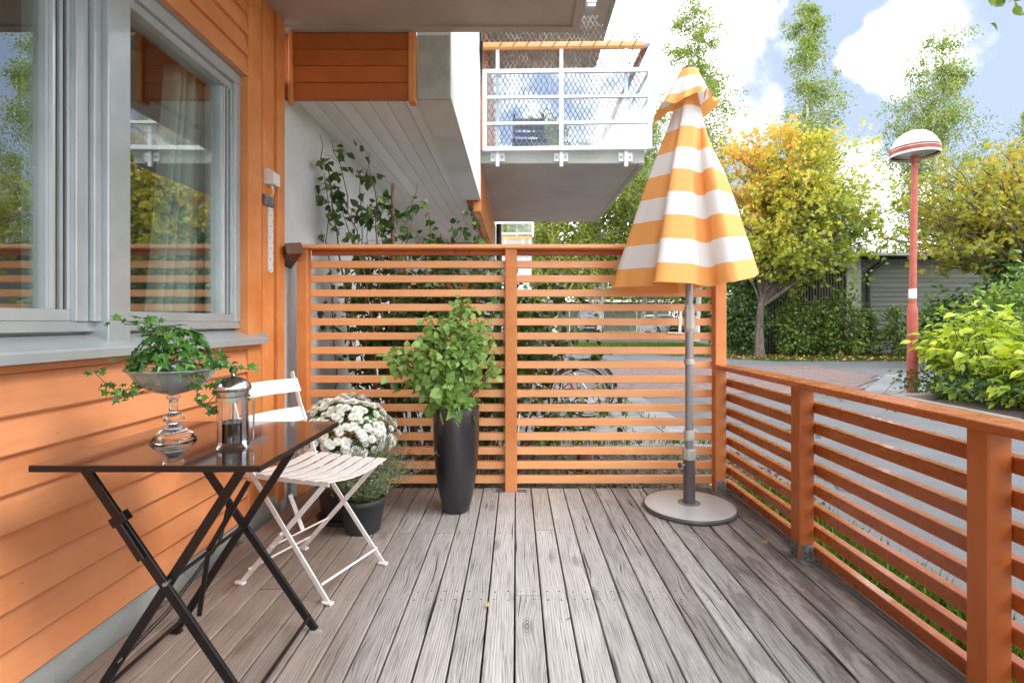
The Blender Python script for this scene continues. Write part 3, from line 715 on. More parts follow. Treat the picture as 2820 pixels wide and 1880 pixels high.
# lattice
LT=thing('trellis','old expanding diamond lattice tied to the balcony railing','trellis',(.6,YB-.01,3.2))
wires=[]; lat=MB()
nx=31
for i in range(nx):
    x=-.36+i*.0615; top=4.83-.0*i+random.uniform(-.04,.05)-(.16 if i>22 else 0)+(.10 if 20<i<24 else 0)
    for s in (0,1):
        pts=[];z=3.25;kk=0
        while z<top:
            off=.029*(1 if (kk+s)%2 else -1)
            pts.append((x+off+random.uniform(-.004,.004)+(z-3.25)*.02*math.sin(i*.5),YB-.012+(.003 if s else -.003)+.01*math.sin(i*.7),z)); z+=.105; kk+=1
        lat.tube(pts,.0066,3,cap=False)
o=lat.build('lattice',pm('dirty white lattice',(.30,.275,.26),(.08,.07,.06),9,.7),LT); o['kind']='stuff'
ties=MB()
for i in range(11):
    x=-.2+i*.16; ties.tube([(x,YB-.10,4.40),(x+.03,YB-.102,4.45),(x+.06,YB-.08,4.50)],.004,4)
ties.build('cable_tie',M['pipe'],LT)
# furniture silhouettes on that balcony: grill box and chair
bx=thing('balcony_chair','dark slatted chair standing on the neighbouring balcony','chair',(.15,7.0,3.193))
for k in range(5): MB().box(-.05,7.02+k*.09,3.60,.42,7.09+k*.09,3.62).build('slat',M['shed_b'],bx)
for k in range(4): MB().box(-.05,7.46,3.72+k*.1,.42,7.48,3.78+k*.1).build('slat',M['shed_b'],bx)
for sx in(-.04,.38):
    for sy in(7.03,7.45): MB().box(sx,sy,3.193,sx+.03,sy+.03,3.6 if sy<7.2 else 4.15).build('leg',M['shed_b'],bx)
# further balcony along the facade, small in the distance
fb=thing('far_balcony','distant white balcony with orange handrail further along the building','balcony',(.3,15,.2))
mbox('slab',M['conc'],fb,-.7,14,3.25,.45,16.5,3.45); mbox('pier',M['plaster'],fb,-.9,14,.0,-.45,16.5,6.5)
MB().box(-.5,13.97,4.50,.50,14.03,4.58).build('handrail',M['or_x'],fb)
for x in (-.45,0,.44): MB().box(x,13.98,3.45,x+.05,14.02,4.5).build('post',M['white_al'],fb)
for z in (3.5,3.8,4.1): MB().box(-.5,13.96,z,.47,13.975,z+.06).build('rail_bar',M['white_al'],fb)
MB().box(-.44,13.98,3.5,.44,13.984,4.1).build('pane',M['balglass'],fb)
gb=thing('ground_terrace_rail','small white terrace railing with an orange top rail beyond the downpipe','railing',(.2,13,1.6))
MB().box(-.35,13.0,3.22,.39,13.06,3.30).build('handrail',M['or_x'],gb)
for x in (-.3,.15,.33): MB().box(x,13,2.2,x+.05,13.04,3.22).build('post',M['white_al'],gb)
MB().box(-.35,13.0,2.78,.40,13.03,2.84).build('rail_bar',M['white_al'],gb); MB().box(-.35,13.02,1.9,.40,13.3,2.78).build('panel',M['white_al'],gb)

# ------------------------------------------------------------ window
XF=-1.492
W=thing('window','large grey aluminium framed double window with reflecting panes','window',(-1.5,2.2,1.0)) if False else MB().box(-1.60,-3,1.035,-1.53,2.7435,1.067).build('window',M['alu'],B,center=True)
def al(name,y0,y1,z0,z1,x0,x1,mat='alu',c=.002):
    ax='y' if (y1-y0)>(z1-z0) else 'z'
    return MB().box(x0,y0,z0,x1,y1,z1,c,ax).build(name,M[mat],W,center=True)
ZT=2.425; ZB=1.068
# outer frame
al('frame',-3,2.7435,ZT-.06,ZT,-1.60,XF+.012); al('frame',-3,2.7435,ZB-.0,ZB+.035,-1.60,XF+.004)
al('frame',2.69,2.7435,ZB+.036,ZT-.061,-1.60,XF+.010)
MB().box(-1.60,-3,ZT,XW-.014,2.745,ZT+.035).build('head_flashing',M['alu'],W)
# mullion area  Y 1.74..1.98
al('mullion',1.715,1.765,ZB+.036,ZT-.061,-1.60,XF+.012); al('mullion',1.768,1.80,ZB+.036,ZT-.061,-1.60,XF+.030)
MB().box(-1.55,1.80,.992,XF+.052,1.905,ZT-.01,.003,'z').build('cover_strip',M['alu'],W)
al('mullion',1.906,1.945,ZB+.036,ZT-.061,-1.60,XF+.018)
# sash beads
for (ya,yb) in ((-3,1.714),(1.946,2.689)):
    al('sash',ya,yb,ZB+.036,ZB+.075,-1.60,XF-.008); al('sash',ya,yb,ZT-.10,ZT-.061,-1.60,XF-.008)
    n=0
    for s in (0,1):
        if s==0 and ya<0: continue
        e=yb if s else ya; sg=-1 if s else 1
        for q,(wd,xo,mt) in enumerate(((.012,-.008,'alu_b'),(.010,-.016,'gasket'),(.012,-.012,'alu'),(.008,-.022,'gasket'),(.010,-.018,'alu_b'),(.012,-.03,'alu'))):
            if s==0 and q>2: break
            a=e+sg*n*1.0
            al('sash_bead',min(a,a+sg*wd),max(a,a+sg*wd),ZB+.076,ZT-.101,-1.60,XF+xo,mt,0); n+=wd+.0005
        n=0
MB().box(-1.548,-3,ZB+.05,-1.542,1.70,ZT-.07).build('pane',M['winglass'],W,center=True)
MB().box(-1.548,1.95,ZB+.05,-1.542,2.688,ZT-.07).build('pane',M['winglass'],W,center=True)
# screws
sc=MB()
for yq,xo in ((1.812,.052),(1.892,.052)):
    for z in np.linspace(1.15,2.35,6): sc.tube([(XF+xo-.001,yq,z),(XF+xo+.002,yq,z)],.0028,6)
sc.build('screw',M['alu_b'],W)
# sill
sp=[(-1.56,1.067),(-1.50,1.055),(-1.398,1.016),(-1.394,1.010),(-1.394,.982),(-1.399,.980),(-1.403,1.004),(-1.56,1.048)]
n=len(sp)
MB().add([(a,-3,b) for a,b in sp]+[(a,2.86,b) for a,b in sp],[tuple(range(n)),tuple(range(2*n-1,n-1,-1))]+[(i+n,(i+1)%n+n,(i+1)%n,i) for i in range(n)]).build('sill',M['alu'],W,center=True)
MB().add([(-1.50,2.862,1.075),(-1.398,2.862,1.034),(-1.392,2.862,.985),(-1.50,2.862,1.0),(-1.50,2.866,1.075),(-1.398,2.866,1.034),(-1.392,2.866,.985),(-1.50,2.866,1.0)],[(0,1,2,3),(7,6,5,4),(0,4,5,1),(1,5,6,2),(2,6,7,3),(3,7,4,0)]).build('sill_end',M['alu'],W)
MB().box(-1.47,-3,.955,XW+.012,2.744,.975).build('sill_batten',M['or_y'],W)
# room behind
rm=MB(); x0,x1,y0,y1,z0,z1=-4.6,-1.606,-3,3.1,.0,2.75
rm.add([(x0,y0,z0),(x1,y0,z0),(x1,y1,z0),(x0,y1,z0),(x0,y0,z1),(x1,y0,z1),(x1,y1,z1),(x0,y1,z1)],[(0,1,2,3),(7,6,5,4),(0,3,7,4),(0,4,5,1),(3,2,6,7)])
rm.build('room_interior',M['room'],B)
MB().box(-1.70,-3,2.36,-1.61,2.8,2.42).build('curtain_rail',M['room_d'],B)
# curtains
def curtain(name,label,y0,y1,y0b,y1b,x,seed,folds):
    n=90; r=random.Random(seed); ph=[r.uniform(0,6) for _ in range(4)]
    b=MB(); rows=14
    for j in range(rows+1):
        t=j/rows; z=2.36-t*1.32
        for i in range(n+1):
            s=i/n; yt=y0+(y1-y0)*s; yb_=y0b+(y1b-y0b)*s; y=yt+(yb_-yt)*t
            a=.022+.016*math.sin(s*5+ph[0])
            b.v.append((x+a*math.sin(s*folds*6.283+ph[1]+.5*math.sin(t*2+s*9))+.01*math.sin(s*31+ph[2]),y+.006*math.cos(s*folds*12.5),z))
    for j in range(rows):
        for i in range(n): q=j*(n+1)+i; b.f.append((q,q+1,q+n+2,q+n+1)); b.mi.append(0)
    o=b.build(name,M['curtain'],None,smooth=True); tag(o,label,'curtain'); return o
curtain('curtain','sheer white curtain gathered behind the right hand window pane',2.48,2.86,2.32,2.86,-1.675,1,8)
curtain('curtain','pale curtain edge hanging behind the left hand window pane',1.85,2.0,1.85,2.0,-1.675,2,4)

# ------------------------------------------------------------ tall slatted screen
S=thing('slatted_screen','tall orange slatted privacy screen with posts across the end of the deck','fence',(0,3.35,0))
posts=[(-1.426,-1.357),(-.071,.007),(1.297,1.369)]
for i,(a,b) in enumerate(posts):
    p=MB().box(a,3.31,-.005 if i==1 else -.14,b,3.378,1.578,.004,'z').build('post',M['or_z'],S,center=True)
for k in range(16):
    z=1.508-.0952*k
    MB().box(-1.42,3.379,z-.048,1.365,3.420,z,.003,'x').build('slat',M['or_x'],S,center=True)
MB().box(-1.435,3.288,1.579,1.375,3.430,1.604,.003,'x').build('top_cap',M['or_x'],S,center=True)
MB().box(-1.356,3.384,1.545,1.296,3.418,1.578,.003,'x').build('top_rail',M['or_d'],S,center=True)
hk=MB()
for x in (-.98,-.90,-.40,-.32,.40): hk.tube([(x,3.36,1.58),(x,3.345,1.552),(x+.004,3.335,1.545),(x+.004,3.328,1.556)],.0016,5)
hk.build('cup_hook',M['galv'],S)
# steel shoes
def shoe(x0,x1,y0,y1,parent,side):
    b=MB()
    if side=='f': b.box(x0+.006,y0-.004,0.002,x1-.006,y0-.001,.075); b.box(x0-.01,y0-.045,.001,x1+.01,y0-.004,.004)
    else: b.box(x0-.004,y0+.006,.002,x0-.001,y1-.006,.075); b.box(x0-.05,y0-.0,.001,x0-.004,y1,.004)
    o=b.build('post_shoe',M['galv'],parent); q=MB()
    for i in range(2):
        for j in range(3):
            if side=='f': q.tube([(x0+.022+.026*i,y0-.0042,.016+.022*j),(x0+.022+.026*i,y0-.007,.016+.022*j)],.004,6)
            else: q.tube([(x0-.0042,y0+.022+.026*i,.016+.022*j),(x0-.007,y0+.022+.026*i,.016+.022*j)],.004,6)
    q.build('bolt',M['pot_g'],o)
shoe(1.297,1.369,3.31,3.378,S,'f')
MB().box(-.13,3.298,.001,-.073,3.345,.004).build('post_shoe',M['galv'],S); MB().box(.009,3.298,.001,.07,3.345,.004).build('post_shoe',M['galv'],S)
# ------------------------------------------------------------ low railing
LR=thing('low_railing','low orange slatted railing with capped posts along the right side of the deck','fence',(1.35,1.5,0))
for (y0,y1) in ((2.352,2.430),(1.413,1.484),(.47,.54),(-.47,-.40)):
    MB().box(1.310,y0,-.005,1.379,y1,.797,.004,'z').build('post',M['or_rz_shade'],LR,center=True)
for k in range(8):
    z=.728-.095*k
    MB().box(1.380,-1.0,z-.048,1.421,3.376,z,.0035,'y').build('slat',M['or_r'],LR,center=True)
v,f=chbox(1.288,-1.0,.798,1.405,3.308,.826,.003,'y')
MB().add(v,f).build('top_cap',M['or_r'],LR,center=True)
shoe(1.310,1.379,2.352,2.430,LR,'f'); shoe(1.310,1.379,2.352,2.430,LR,'s')
MB().box(1.296,2.296,.0045,1.392,2.35,.0075).build('post_shoe',M['galv'],LR)

# ------------------------------------------------------------ small things on the corner trim
j=thing('sensor_box','small white plastic sensor box fixed to the orange corner board','sensor',(-1.44,3.0,1.93))
MB().prism([(-1.466,1.905),(-1.410,1.905),(-1.410,1.975),(-1.438,1.995),(-1.466,1.995)],'y',2.962,3.045).build('housing',M['white_pl'],j)
MB().tube([(-1.44,3.0,1.905),(-1.432,3.01,1.88),(-1.44,3.02,1.86),(-1.458,3.025,1.848)],.0045,8).build('cable',M['white_pl'],j,smooth=True)
MB().tube([(-1.415,3.04,1.905),(-1.405,3.055,1.893),(-1.41,3.065,1.882),(-1.43,3.06,1.888)],.0015,5).build('wire_loop',M['galv'],j)
k=thing('steel_bracket','square galvanised plate screwed to the orange trim below the white box','bracket',(-1.44,3.0,1.78))
MB().box(-1.466,2.94,1.783,-1.450,3.052,1.843,.002,'y').build('plate',M['galv'],k)
q=thing('slotted_rail','slim white slotted steel strip hanging down the orange corner trim','rail',(-1.44,3.03,1.4))
y0,y1=3.008,3.066; pit=.0652; rail=[(y0,1.80),(y1,1.80)]
for i in range(6): zt=1.783-pit*i; rail+=[(y1,zt),(y0+.018,zt-.030),(y1,zt-.010)]
rail+=[(y1,1.408),(y1-.014,1.396),(y0+.014,1.396),(y0,1.408)]
v=[(-1.4665,a,b) for a,b in rail]+[(-1.460,a,b) for a,b in rail]; n=len(rail)
MB().add(v,[tuple(range(n)),tuple(range(2*n-1,n-1,-1))]+[(i+n,(i+1)%n+n,(i+1)%n,i) for i in range(n)]).build('strip',M['white_pl'],q)
hb=MB()
for i in range(6): hb.tube([(-1.4602,y0+.022,1.735-pit*i),(-1.4590,y0+.022,1.735-pit*i)],.0045,6)
hb.build('hole',M['pot_g'],q)
ww=MB(); v,f=chbox(-.05,-.16,-.035,.05,.16,.035,.006,'y')
rot=Matrix.Rotation(R(-12),3,'Y')@Matrix.Rotation(R(40),3,'Z')@Matrix.Rotation(R(-8),3,'X')
ww.add([tuple(rot@Vector(a)+Vector((-1.465,3.27,1.515))) for a in v],f)
tag(ww.build('wood_block',M['rust']),'dark stained wooden offcut sticking out between plaster wall and screen post','block')
# ------------------------------------------------------------ folding table
T=thing('folding_table','square dark brown folding bistro table with black crossed legs','table',(-.962,1.62,0))
zt=.729
tb=MB(); tb.box(-1.2655,1.3235,zt-.003,-.6655,1.9115,zt,0); tb.build('table_top',M['table'],T,center=True)
rim=MB()
rim.box(-1.266,1.323,zt-.018,-.665,1.328,zt-.0035); rim.box(-1.266,1.907,zt-.018,-.665,1.912,zt-.0035); rim.box(-1.266,1.3285,zt-.018,-1.261,1.9065,zt-.0035); rim.box(-.670,1.3285,zt-.018,-.665,1.9065,zt-.0035)
rim.build('table_rim',M['black_m'],T)
def flat(b,p0,p1,w_,t_,up=(0,1,0)): b.obox(p0,p1,w_,t_,up,.0012)
ty=(1.405,1.815)
for i,y in enumerate(ty):
    s=1 if i==0 else -1
    flat(q:=MB(),(-1.190,y,zt-.028),(-.715,y,.006),.026,.011); q.build('leg',M['black_m'],T)
    flat(q:=MB(),(-.757,y+.016*s,zt-.028),(-1.205,y+.016*s,.006),.026,.011); q.build('leg',M['black_m'],T)
    MB().tube([(-.962,y-.012,.383),(-.962,y+.03,.383)],.006,10).build('rivet',M['galv'],T)
    for x in (-.712,-1.208):
        MB().box(x-.02,y-.006+.008*s,0.0,x+.02,y+.012+.008*s,.006).build('foot',M['black_m'] if x<-1 else M['alu_b'],T)
    MB().box(-1.24,y-.004,zt-.034,-.70,y+.022,zt-.0265).build('under_rail',M['black_m'],T)
for (x,z) in ((-.735,.055),(-1.17,.06)): MB().tube([(x,ty[0],z),(x,ty[1],z)],.0065,8).build('stretcher',M['black_m'],T,smooth=True)
MB().tube([(-.962,ty[0],.383),(-.962,ty[1],.383)],.006,8).build('stretcher',M['black_m'],T,smooth=True)
MB().tube([(-1.02,ty[1],.47),(-1.0,1.72,.36),(-1.06,1.55,.22),(-1.10,ty[0],.16)],.006,8).build('brace',M['black_m'],T,smooth=True)
flat(q:=MB(),(-.84,1.60,.60),(-.965,1.60,.385),.016,.008); q.build('brace',M['black_m'],T)
flat(q:=MB(),(-.965,1.60,.385),(-.995,1.60,.18),.014,.008); q.build('brace',M['black_m'],T)
flat(q:=MB(),(-1.190+.10,ty[0]-.010,zt-.028-.151),(-1.190+.165,ty[0]-.010,zt-.028-.251),.020,.008); q.build('latch_rod',M['black_m'],T)
flat(q:=MB(),(-1.095,ty[0]-.004,.572),(-1.080,ty[0]-.004,.549),.046,.024); q.build('latch',M['black_m'],T)

# ------------------------------------------------------------ folding chair (local solve from its four feet)
A_=Vector((-.735,1.99,0)); B_=Vector((-.605,2.318,0)); C_=Vector((-1.160,2.145,0)); D_=B_+C_-A_
ws=(B_-A_); hs=(A_-C_)
K=thing('folding_chair','cream white folding slatted metal bistro chair behind the dark table','chair',tuple((B_+C_)/2))
fw=hs.normalized(); wd_=ws.normalized(); zs_=.470
def cp(side,f,z,base=None):
    """side 0 near,1 far ; f 0 = rear feet line, 1 = front feet line"""
    return C_+hs*f+ws*side+Vector((0,0,z))
for s in (0,1):
    io=.0; o_=wd_*(.012 if s==0 else -.012)
    # long upright: front foot -> rear of seat -> backrest top
    pts=[cp(s,1.0,.008),cp(s,.17,zs_-.02),cp(s,.02,.61),cp(s,-.16,.855)]
    b=MB()
    for a,c in zip(pts[:-1],pts[1:]): b.obox(a,c+(c-a).normalized()*.004,.007,.021,fw+Vector((0,0,1)),.001)
    b.build('back_leg',M['chair'],K)
    b=MB(); b.obox(cp(s,.0,.008)+o_,cp(s,.93,zs_-.018)+o_,.007,.021,fw+Vector((0,0,1)),.001); b.build('front_leg',M['chair'],K)
    MB().tube([cp(s,.50,.245)-wd_*.015,cp(s,.50,.245)+wd_*.015],.006,8).build('rivet',M['chair'],K)
    for f_ in (0,1):
        c=cp(s,f_,0); MB().obox(c-fw*.020+Vector((0,0,.006)),c+fw*.020+Vector((0,0,.006)),.024,.011,c=.003).build('foot',M['chair'],K)
    # seat side rail
    MB().obox(cp(s,.06,zs_-.012)+o_*.5,cp(s,1.0,zs_-.006)+o_*.5,.006,.018,c=.001).build('seat_rail',M['chair'],K)
MB().tube([cp(0,.93,.07),cp(1,.93,.07)],.005,8).build('stretcher',M['chair'],K,smooth=True)
MB().tube([cp(0,.10,.07),cp(1,.10,.07)],.005,8).build('stretcher',M['chair'],K,smooth=True)
MB().tube([cp(0,.36,.18),cp(1,.36,.18)],.004,8).build('stretcher',M['chair'],K,smooth=True)
MB().obox(cp(.5,.36,.18),cp(.5,.20,.33),.02,.005,fw+Vector((0,0,1))).build('brace',M['chair'],K)
for i in range(7):   # seat slats run across the width with a sagging curve
    f0=.07+i*.142; b=MB(); n=8
    wv_=.105
    for j in range(n+1):
        t=-.03+1.06*j/n; z=zs_+.002-.022*math.sin(math.pi*min(1,max(0,t)))+ .010*(i==6)*0
        zz_=z+.012*(f0-.5)**2*2
        for (df,dz) in ((0,0),(wv_,0),(wv_,.004),(0,.004)):
            p=cp(t,f0+df,zz_+dz); b.v.append(tuple(p))
    for j in range(n):
        for q in range(4): b.f.append((j*4+q,j*4+(q+1)%4,(j+1)*4+(q+1)%4,(j+1)*4+q)); b.mi.append(0)
    b.f.append((3,2,1,0)); b.mi.append(0); b.f.append((n*4,n*4+1,n*4+2,n*4+3)); b.mi.append(0)
    sl=b.build('seat_slat',M['chair'],K)
for z0,f0 in ((.765,-.10),(.63,-.015)): 
    b=MB(); n=8
    for j in range(n+1):
        t=-.04+1.08*j/n; bow=-.030*math.sin(math.pi*min(1,max(0,t)))
        for (df,dz,ex) in ((0,0,0),(-.055,.062,0),(-.055,.062,.010),(0,0,.010)):
            p=cp(t,f0+df,z0+dz)+fw*(bow+ex+.006); b.v.append(tuple(p))
    for j in range(n):
        for q in range(4): b.f.append((j*4+q,j*4+(q+1)%4,(j+1)*4+(q+1)%4,(j+1)*4+q)); b.mi.append(0)
    b.f.append((3,2,1,0)); b.mi.append(0); b.f.append((n*4,n*4+1,n*4+2,n*4+3)); b.mi.append(0)
    sl=b.build('back_slat',M['chair'],K)
    q=MB()
    for t in(.0,1.0):
        c=cp(t,f0-.027,z0+.031)+fw*.016; q.sphere(c,.006,8,6)
    q.build('rivet',M['chair'],sl,smooth=True)

# ------------------------------------------------------------ glass bowl with ivy
gx,gy=-1.075,1.60
G=thing('glass_bowl','clear pressed glass footed bowl holding a potted ivy on the dark table','bowl',(gx,gy,zt))
def outer_in(prof_o,prof_i): return prof_o+prof_i[::-1]
sc_=lambda t,z: 1+(.03*math.cos(t*12) if z>zt+.19 else 0)
stem=[(.001,.004),(.060,.001),(.064,.004),(.062,.009),(.050,.022),(.030,.038),(.020,.048),(.016,.053),(.018,.057),(.0285,.064),(.030,.072),(.024,.081),(.015,.087),(.0135,.093),(.0115,.115),(.0125,.128),(.019,.133),(.020,.139),(.014,.145)]
bowl_o=[(.014,.1455),(.030,.148),(.060,.157),(.088,.175),(.104,.196),(.113,.214),(.126,.222)]
bowl_i=[(.001,.152),(.030,.154),(.058,.163),(.084,.180),(.100,.200),(.110,.217),(.125,.2245)]
prof=[(r,zt+z) for r,z in stem+[(.001,.146)]]
MB().lathe(prof,gx,gy,48).build('foot',M['clear'],G,smooth=60)
prof=[(r,zt+z+.001) for r,z in [(.001,.1455)]+bowl_o+[(a,b+.001) for a,b in bowl_i[::-1]]]
MB().lathe(prof,gx,gy,72,jit=sc_).build('bowl',M['bowlglass'],G,smooth=60)
IV=thing('potted_ivy','trailing green ivy in a small grey pot with printed text','plant',(gx,gy,zt+.158))
MB().lathe([(.001,zt+.160),(.036,zt+.160),(.048,zt+.243),(.050,zt+.245),(.048,zt+.247),(.045,zt+.243),(.044,zt+.228),(.001,zt+.228)],gx,gy,32).build('pot',pm('small grey plastic pot',(.17,.175,.20),None,5,.45),IV,smooth=True)
def text_on_cyl(txt,r,cx,cy,z,size,a0,mat,parent,name='print'):
    cu=bpy.data.curves.new('txt','FONT'); cu.body=txt; cu.size=size; cu.resolution_u=2; cu.align_x='CENTER'
    ob=bpy.data.objects.new('txt',cu); col.objects.link(ob); dg=bpy.context.evaluated_depsgraph_get()
    me=bpy.data.meshes.new_from_object(ob.evaluated_get(dg)); bpy.data.objects.remove(ob)
    off=wloc(parent)
    for v in me.vertices:
        a=a0+v.co.x/r; v.co=Vector((cx+r*math.cos(a),cy+r*math.sin(a),z+v.co.y))-off
    me.materials.clear(); me.materials.append(mat); return link(name,me,parent)
def flat_text(txt,loc,size,mat,parent,rot=None,name='print'):
    cu=bpy.data.curves.new('txt','FONT'); cu.body=txt; cu.size=size; cu.resolution_u=1; cu.align_x='CENTER'
    ob=bpy.data.objects.new('txt',cu); col.objects.link(ob); dg=bpy.context.evaluated_depsgraph_get()
    me=bpy.data.meshes.new_from_object(ob.evaluated_get(dg)); bpy.data.objects.remove(ob)
    rm_=rot or Matrix.Rotation(R(90),3,'X')
    off=wloc(parent)
    for v in me.vertices: v.co=rm_@v.co+Vector(loc)-off
    me.materials.clear(); me.materials.append(mat); return link(name,me,parent)
ang=math.atan2(0-gy,0-gx)
text_on_cyl('ENSKODLAD HE',.0485,gx,gy,zt+.218,.0145,ang+.12,M['text'],IV)
lr=np.random.default_rng(5)
P=[];RR=[];SS=[];stems=MB()
c0=np.array([gx,gy,zt+.275])
for i in range(210):
    a=lr.uniform(0,6.283); ph=lr.uniform(.0,1)**.7; rr=.085*math.sin(ph*1.6)+.008; h=.085*math.cos(ph*1.95)-.008
    p=c0+np.array([math.cos(a)*rr*1.15,math.sin(a)*rr*1.0,h+lr.uniform(-.02,.012)]); P.append(p)
    n=np.array([math.cos(a)*rr,math.sin(a)*rr,.06+max(h,0)]); RR.append(rots(1,2.2,[[math.cos(a)*.8,math.sin(a)*.8,-.7]],n/np.linalg.norm(n),lr)[0]); SS.append(lr.uniform(.028,.046))
def pt(u,v,Y): return np.array([(u-1185)*Y/1170,Y,1.1-(v-740)*Y/1170])
runners=[[(400,800),(360,770),(300,738),(255,733)],[(380,850),(330,880),(270,905),(218,858),(222,850)],[(370,860),(330,890),(290,905),(250,902)],[(400,870),(360,830),(300,820),(218,852)],
 [(440,850),(480,880),(500,900),(478,925)],[(450,850),(490,832),(540,845),(575,848)],[(430,860),(450,900),(475,930),(500,945)],[(460,845),(500,825),(530,835)],[(410,800),(380,760),(345,742),(330,735)],[(380,860),(345,868),(310,850),(285,835)]]
for k_,rn in enumerate(runners):
    Ys=gy-.04-.02*(k_%3)
    pts=[pt(u,v,Ys-.012*j) for j,(u,v) in enumerate(rn)]
    n=12; cur=[]
    for t in np.linspace(0,len(pts)-1.001,n):
        i=int(t); f=t-i; cur.append(pts[i]*(1-f)+pts[i+1]*f)
    cur=[cur[0]]+[(cur[i-1]+cur[i]*2+cur[i+1])/4 for i in range(1,n-1)]+[cur[-1]]
    stems.tube([tuple(c) for c in cur],.0013,4)
    for i in range(2,n):
        for q in range(2 if i<9 else 1):
            if lr.random()<.78:
                P.append(cur[i]+lr.normal(size=3)*.008); RR.append(rots(1,1.3,[(cur[i]-cur[i-1])*30],(.25,-.75,.6),lr)[0]); SS.append(lr.uniform(.017,.033))
stems.build('stem',M['stem'],IV)
ivm=[proto_mesh('ivy_leaf',IVY,M['l_ivy'],False)]
leaf_parts('leaf',ivm,P,np.array(RR),np.array(SS),IV,300,IVY,M['l_ivy'])

# ------------------------------------------------------------ coffee press
fx,fy=-.852,1.535
F=thing('coffee_press','glass and steel coffee press half full of dark coffee on the table','coffee press',(fx,fy,zt))
def lz(prof): return [(r,zt+z) for r,z in prof]
rg=.0445
MB().lathe(lz([(.001,.010),(rg-.003,.010),(rg,.014),(rg,.182),(rg-.0015,.182),(rg-.0015,.0145),(.001,.0145)]),fx,fy,40).build('beaker',M['thin'],F,smooth=True)
MB().lathe(lz([(.001,.0155),(rg-.003,.0155),(rg-.003,.072),(.001,.072)]),fx,fy,36).build('coffee',M['coffee'],F,smooth=True)
MB().lathe(lz([(.001,.066),(.0025,.0725),(.0025,.185)]),fx,fy,10).build('plunger_rod',M['chrome'],F,smooth=True)
MB().lathe(lz([(rg+.0005,.134),(rg+.002,.134),(rg+.002,.149),(rg+.0005,.149)]),fx,fy,40).build('band',M['steel'],F,smooth=True)
MB().lathe(lz([(rg-.004,.150),(rg-.003,.151),(rg-.003,.171),(rg-.004,.171)]),fx,fy,40).build('inner_sleeve',M['steel'],F,smooth=True)
MB().lathe(lz([(rg+.001,.166),(rg+.005,.169),(rg+.0055,.176),(rg+.003,.184),(rg-.006,.195),(.026,.204),(.010,.208),(.006,.210),(.0045,.217)]),fx,fy,40).build('lid',M['steel'],F,smooth=60)
MB().sphere((fx,fy,zt+.228),.0115,16,10).build('knob',M['knob'],F,smooth=True)
for a in (R(-105),R(-25),R(70),R(165)):
    b=MB(); n=[(rg+.0015,.134),(rg+.002,.09),(rg+.0025,.02),(rg+.004,.012),(rg+.014,.001)]
    ca,sa=math.cos(a),math.sin(a); wv_=.0065
    for i,(r,z) in enumerate(n):
        ww_=wv_*(1 if i<4 else .55)
        for s,e in ((-1,0),(1,0),(1,.0014),(-1,.0014)): b.v.append((fx+ca*(r+e)-sa*s*ww_,fy+sa*(r+e)+ca*s*ww_,zt+z))
    for i in range(4):
        for q in range(4): b.f.append((i*4+q,i*4+(q+1)%4,i*4+4+(q+1)%4,i*4+4+q)); b.mi.append(0)
    b.f+=[(3,2,1,0),(16,17,18,19)]; b.mi+=[0,0]; b.build('frame_leg',M['steel'],F)
ha=R(10); ca,sa=math.cos(ha),math.sin(ha)
MB().tube([(fx+ca*r,fy+sa*r,zt+z) for r,z in ((rg+.002,.142),(rg+.010,.146),(rg+.013,.13),(rg+.013,.05),(rg+.012,.02),(rg+.004,.016))],.003,8).build('handle',M['chrome'],F,smooth=True)

# ------------------------------------------------------------ potted flowers
def pot(name_parent,cx,cy,r0,r1,h,mat,rimw=.008):
    return MB().lathe([(.001,.004),(r0-.004,.004),(r0,.0),(r0+.002,.006),(r1-.006,h-.03),(r1-.003,h-.028),(r1,h-.02),(r1,h-.003),(r1-.003,h),(r1-.010,h),(r1-.014,h-.025),(.001,h-.026)],cx,cy,40).build('pot',mat,name_parent,smooth=60)
cx,cy=-.975,2.86
CH=thing('potted_chrysanthemum','domed white chrysanthemum in a tall black pot behind the chair','plant',(cx,cy,0))
pot(CH,cx,cy,.105,.155,.375,M['pot_g'])
MB().lathe([(.001,.001),(.125,.001),(.140,.030),(.134,.030),(.120,.006),(.001,.006)],cx,cy,36).build('saucer',M['pot_g'],CH,smooth=60)
MB().lathe([(.001,.352),(.14,.350)],cx,cy,20).build('soil',M['soil'],CH)
mx,my,mz=-.955,2.845,.44; ra,rb,rc=.262,.24,.235
lr=np.random.default_rng(8)
def fib(n,zmin):
    out=[]
    for i in range(n*3):
        z=1-2*(i+.5)/(n*3); 
        if z<zmin: continue
        a=i*2.399963; r=math.sqrt(1-z*z); out.append((r*math.cos(a),r*math.sin(a),z))
    return out
pts=fib(172,-.30)
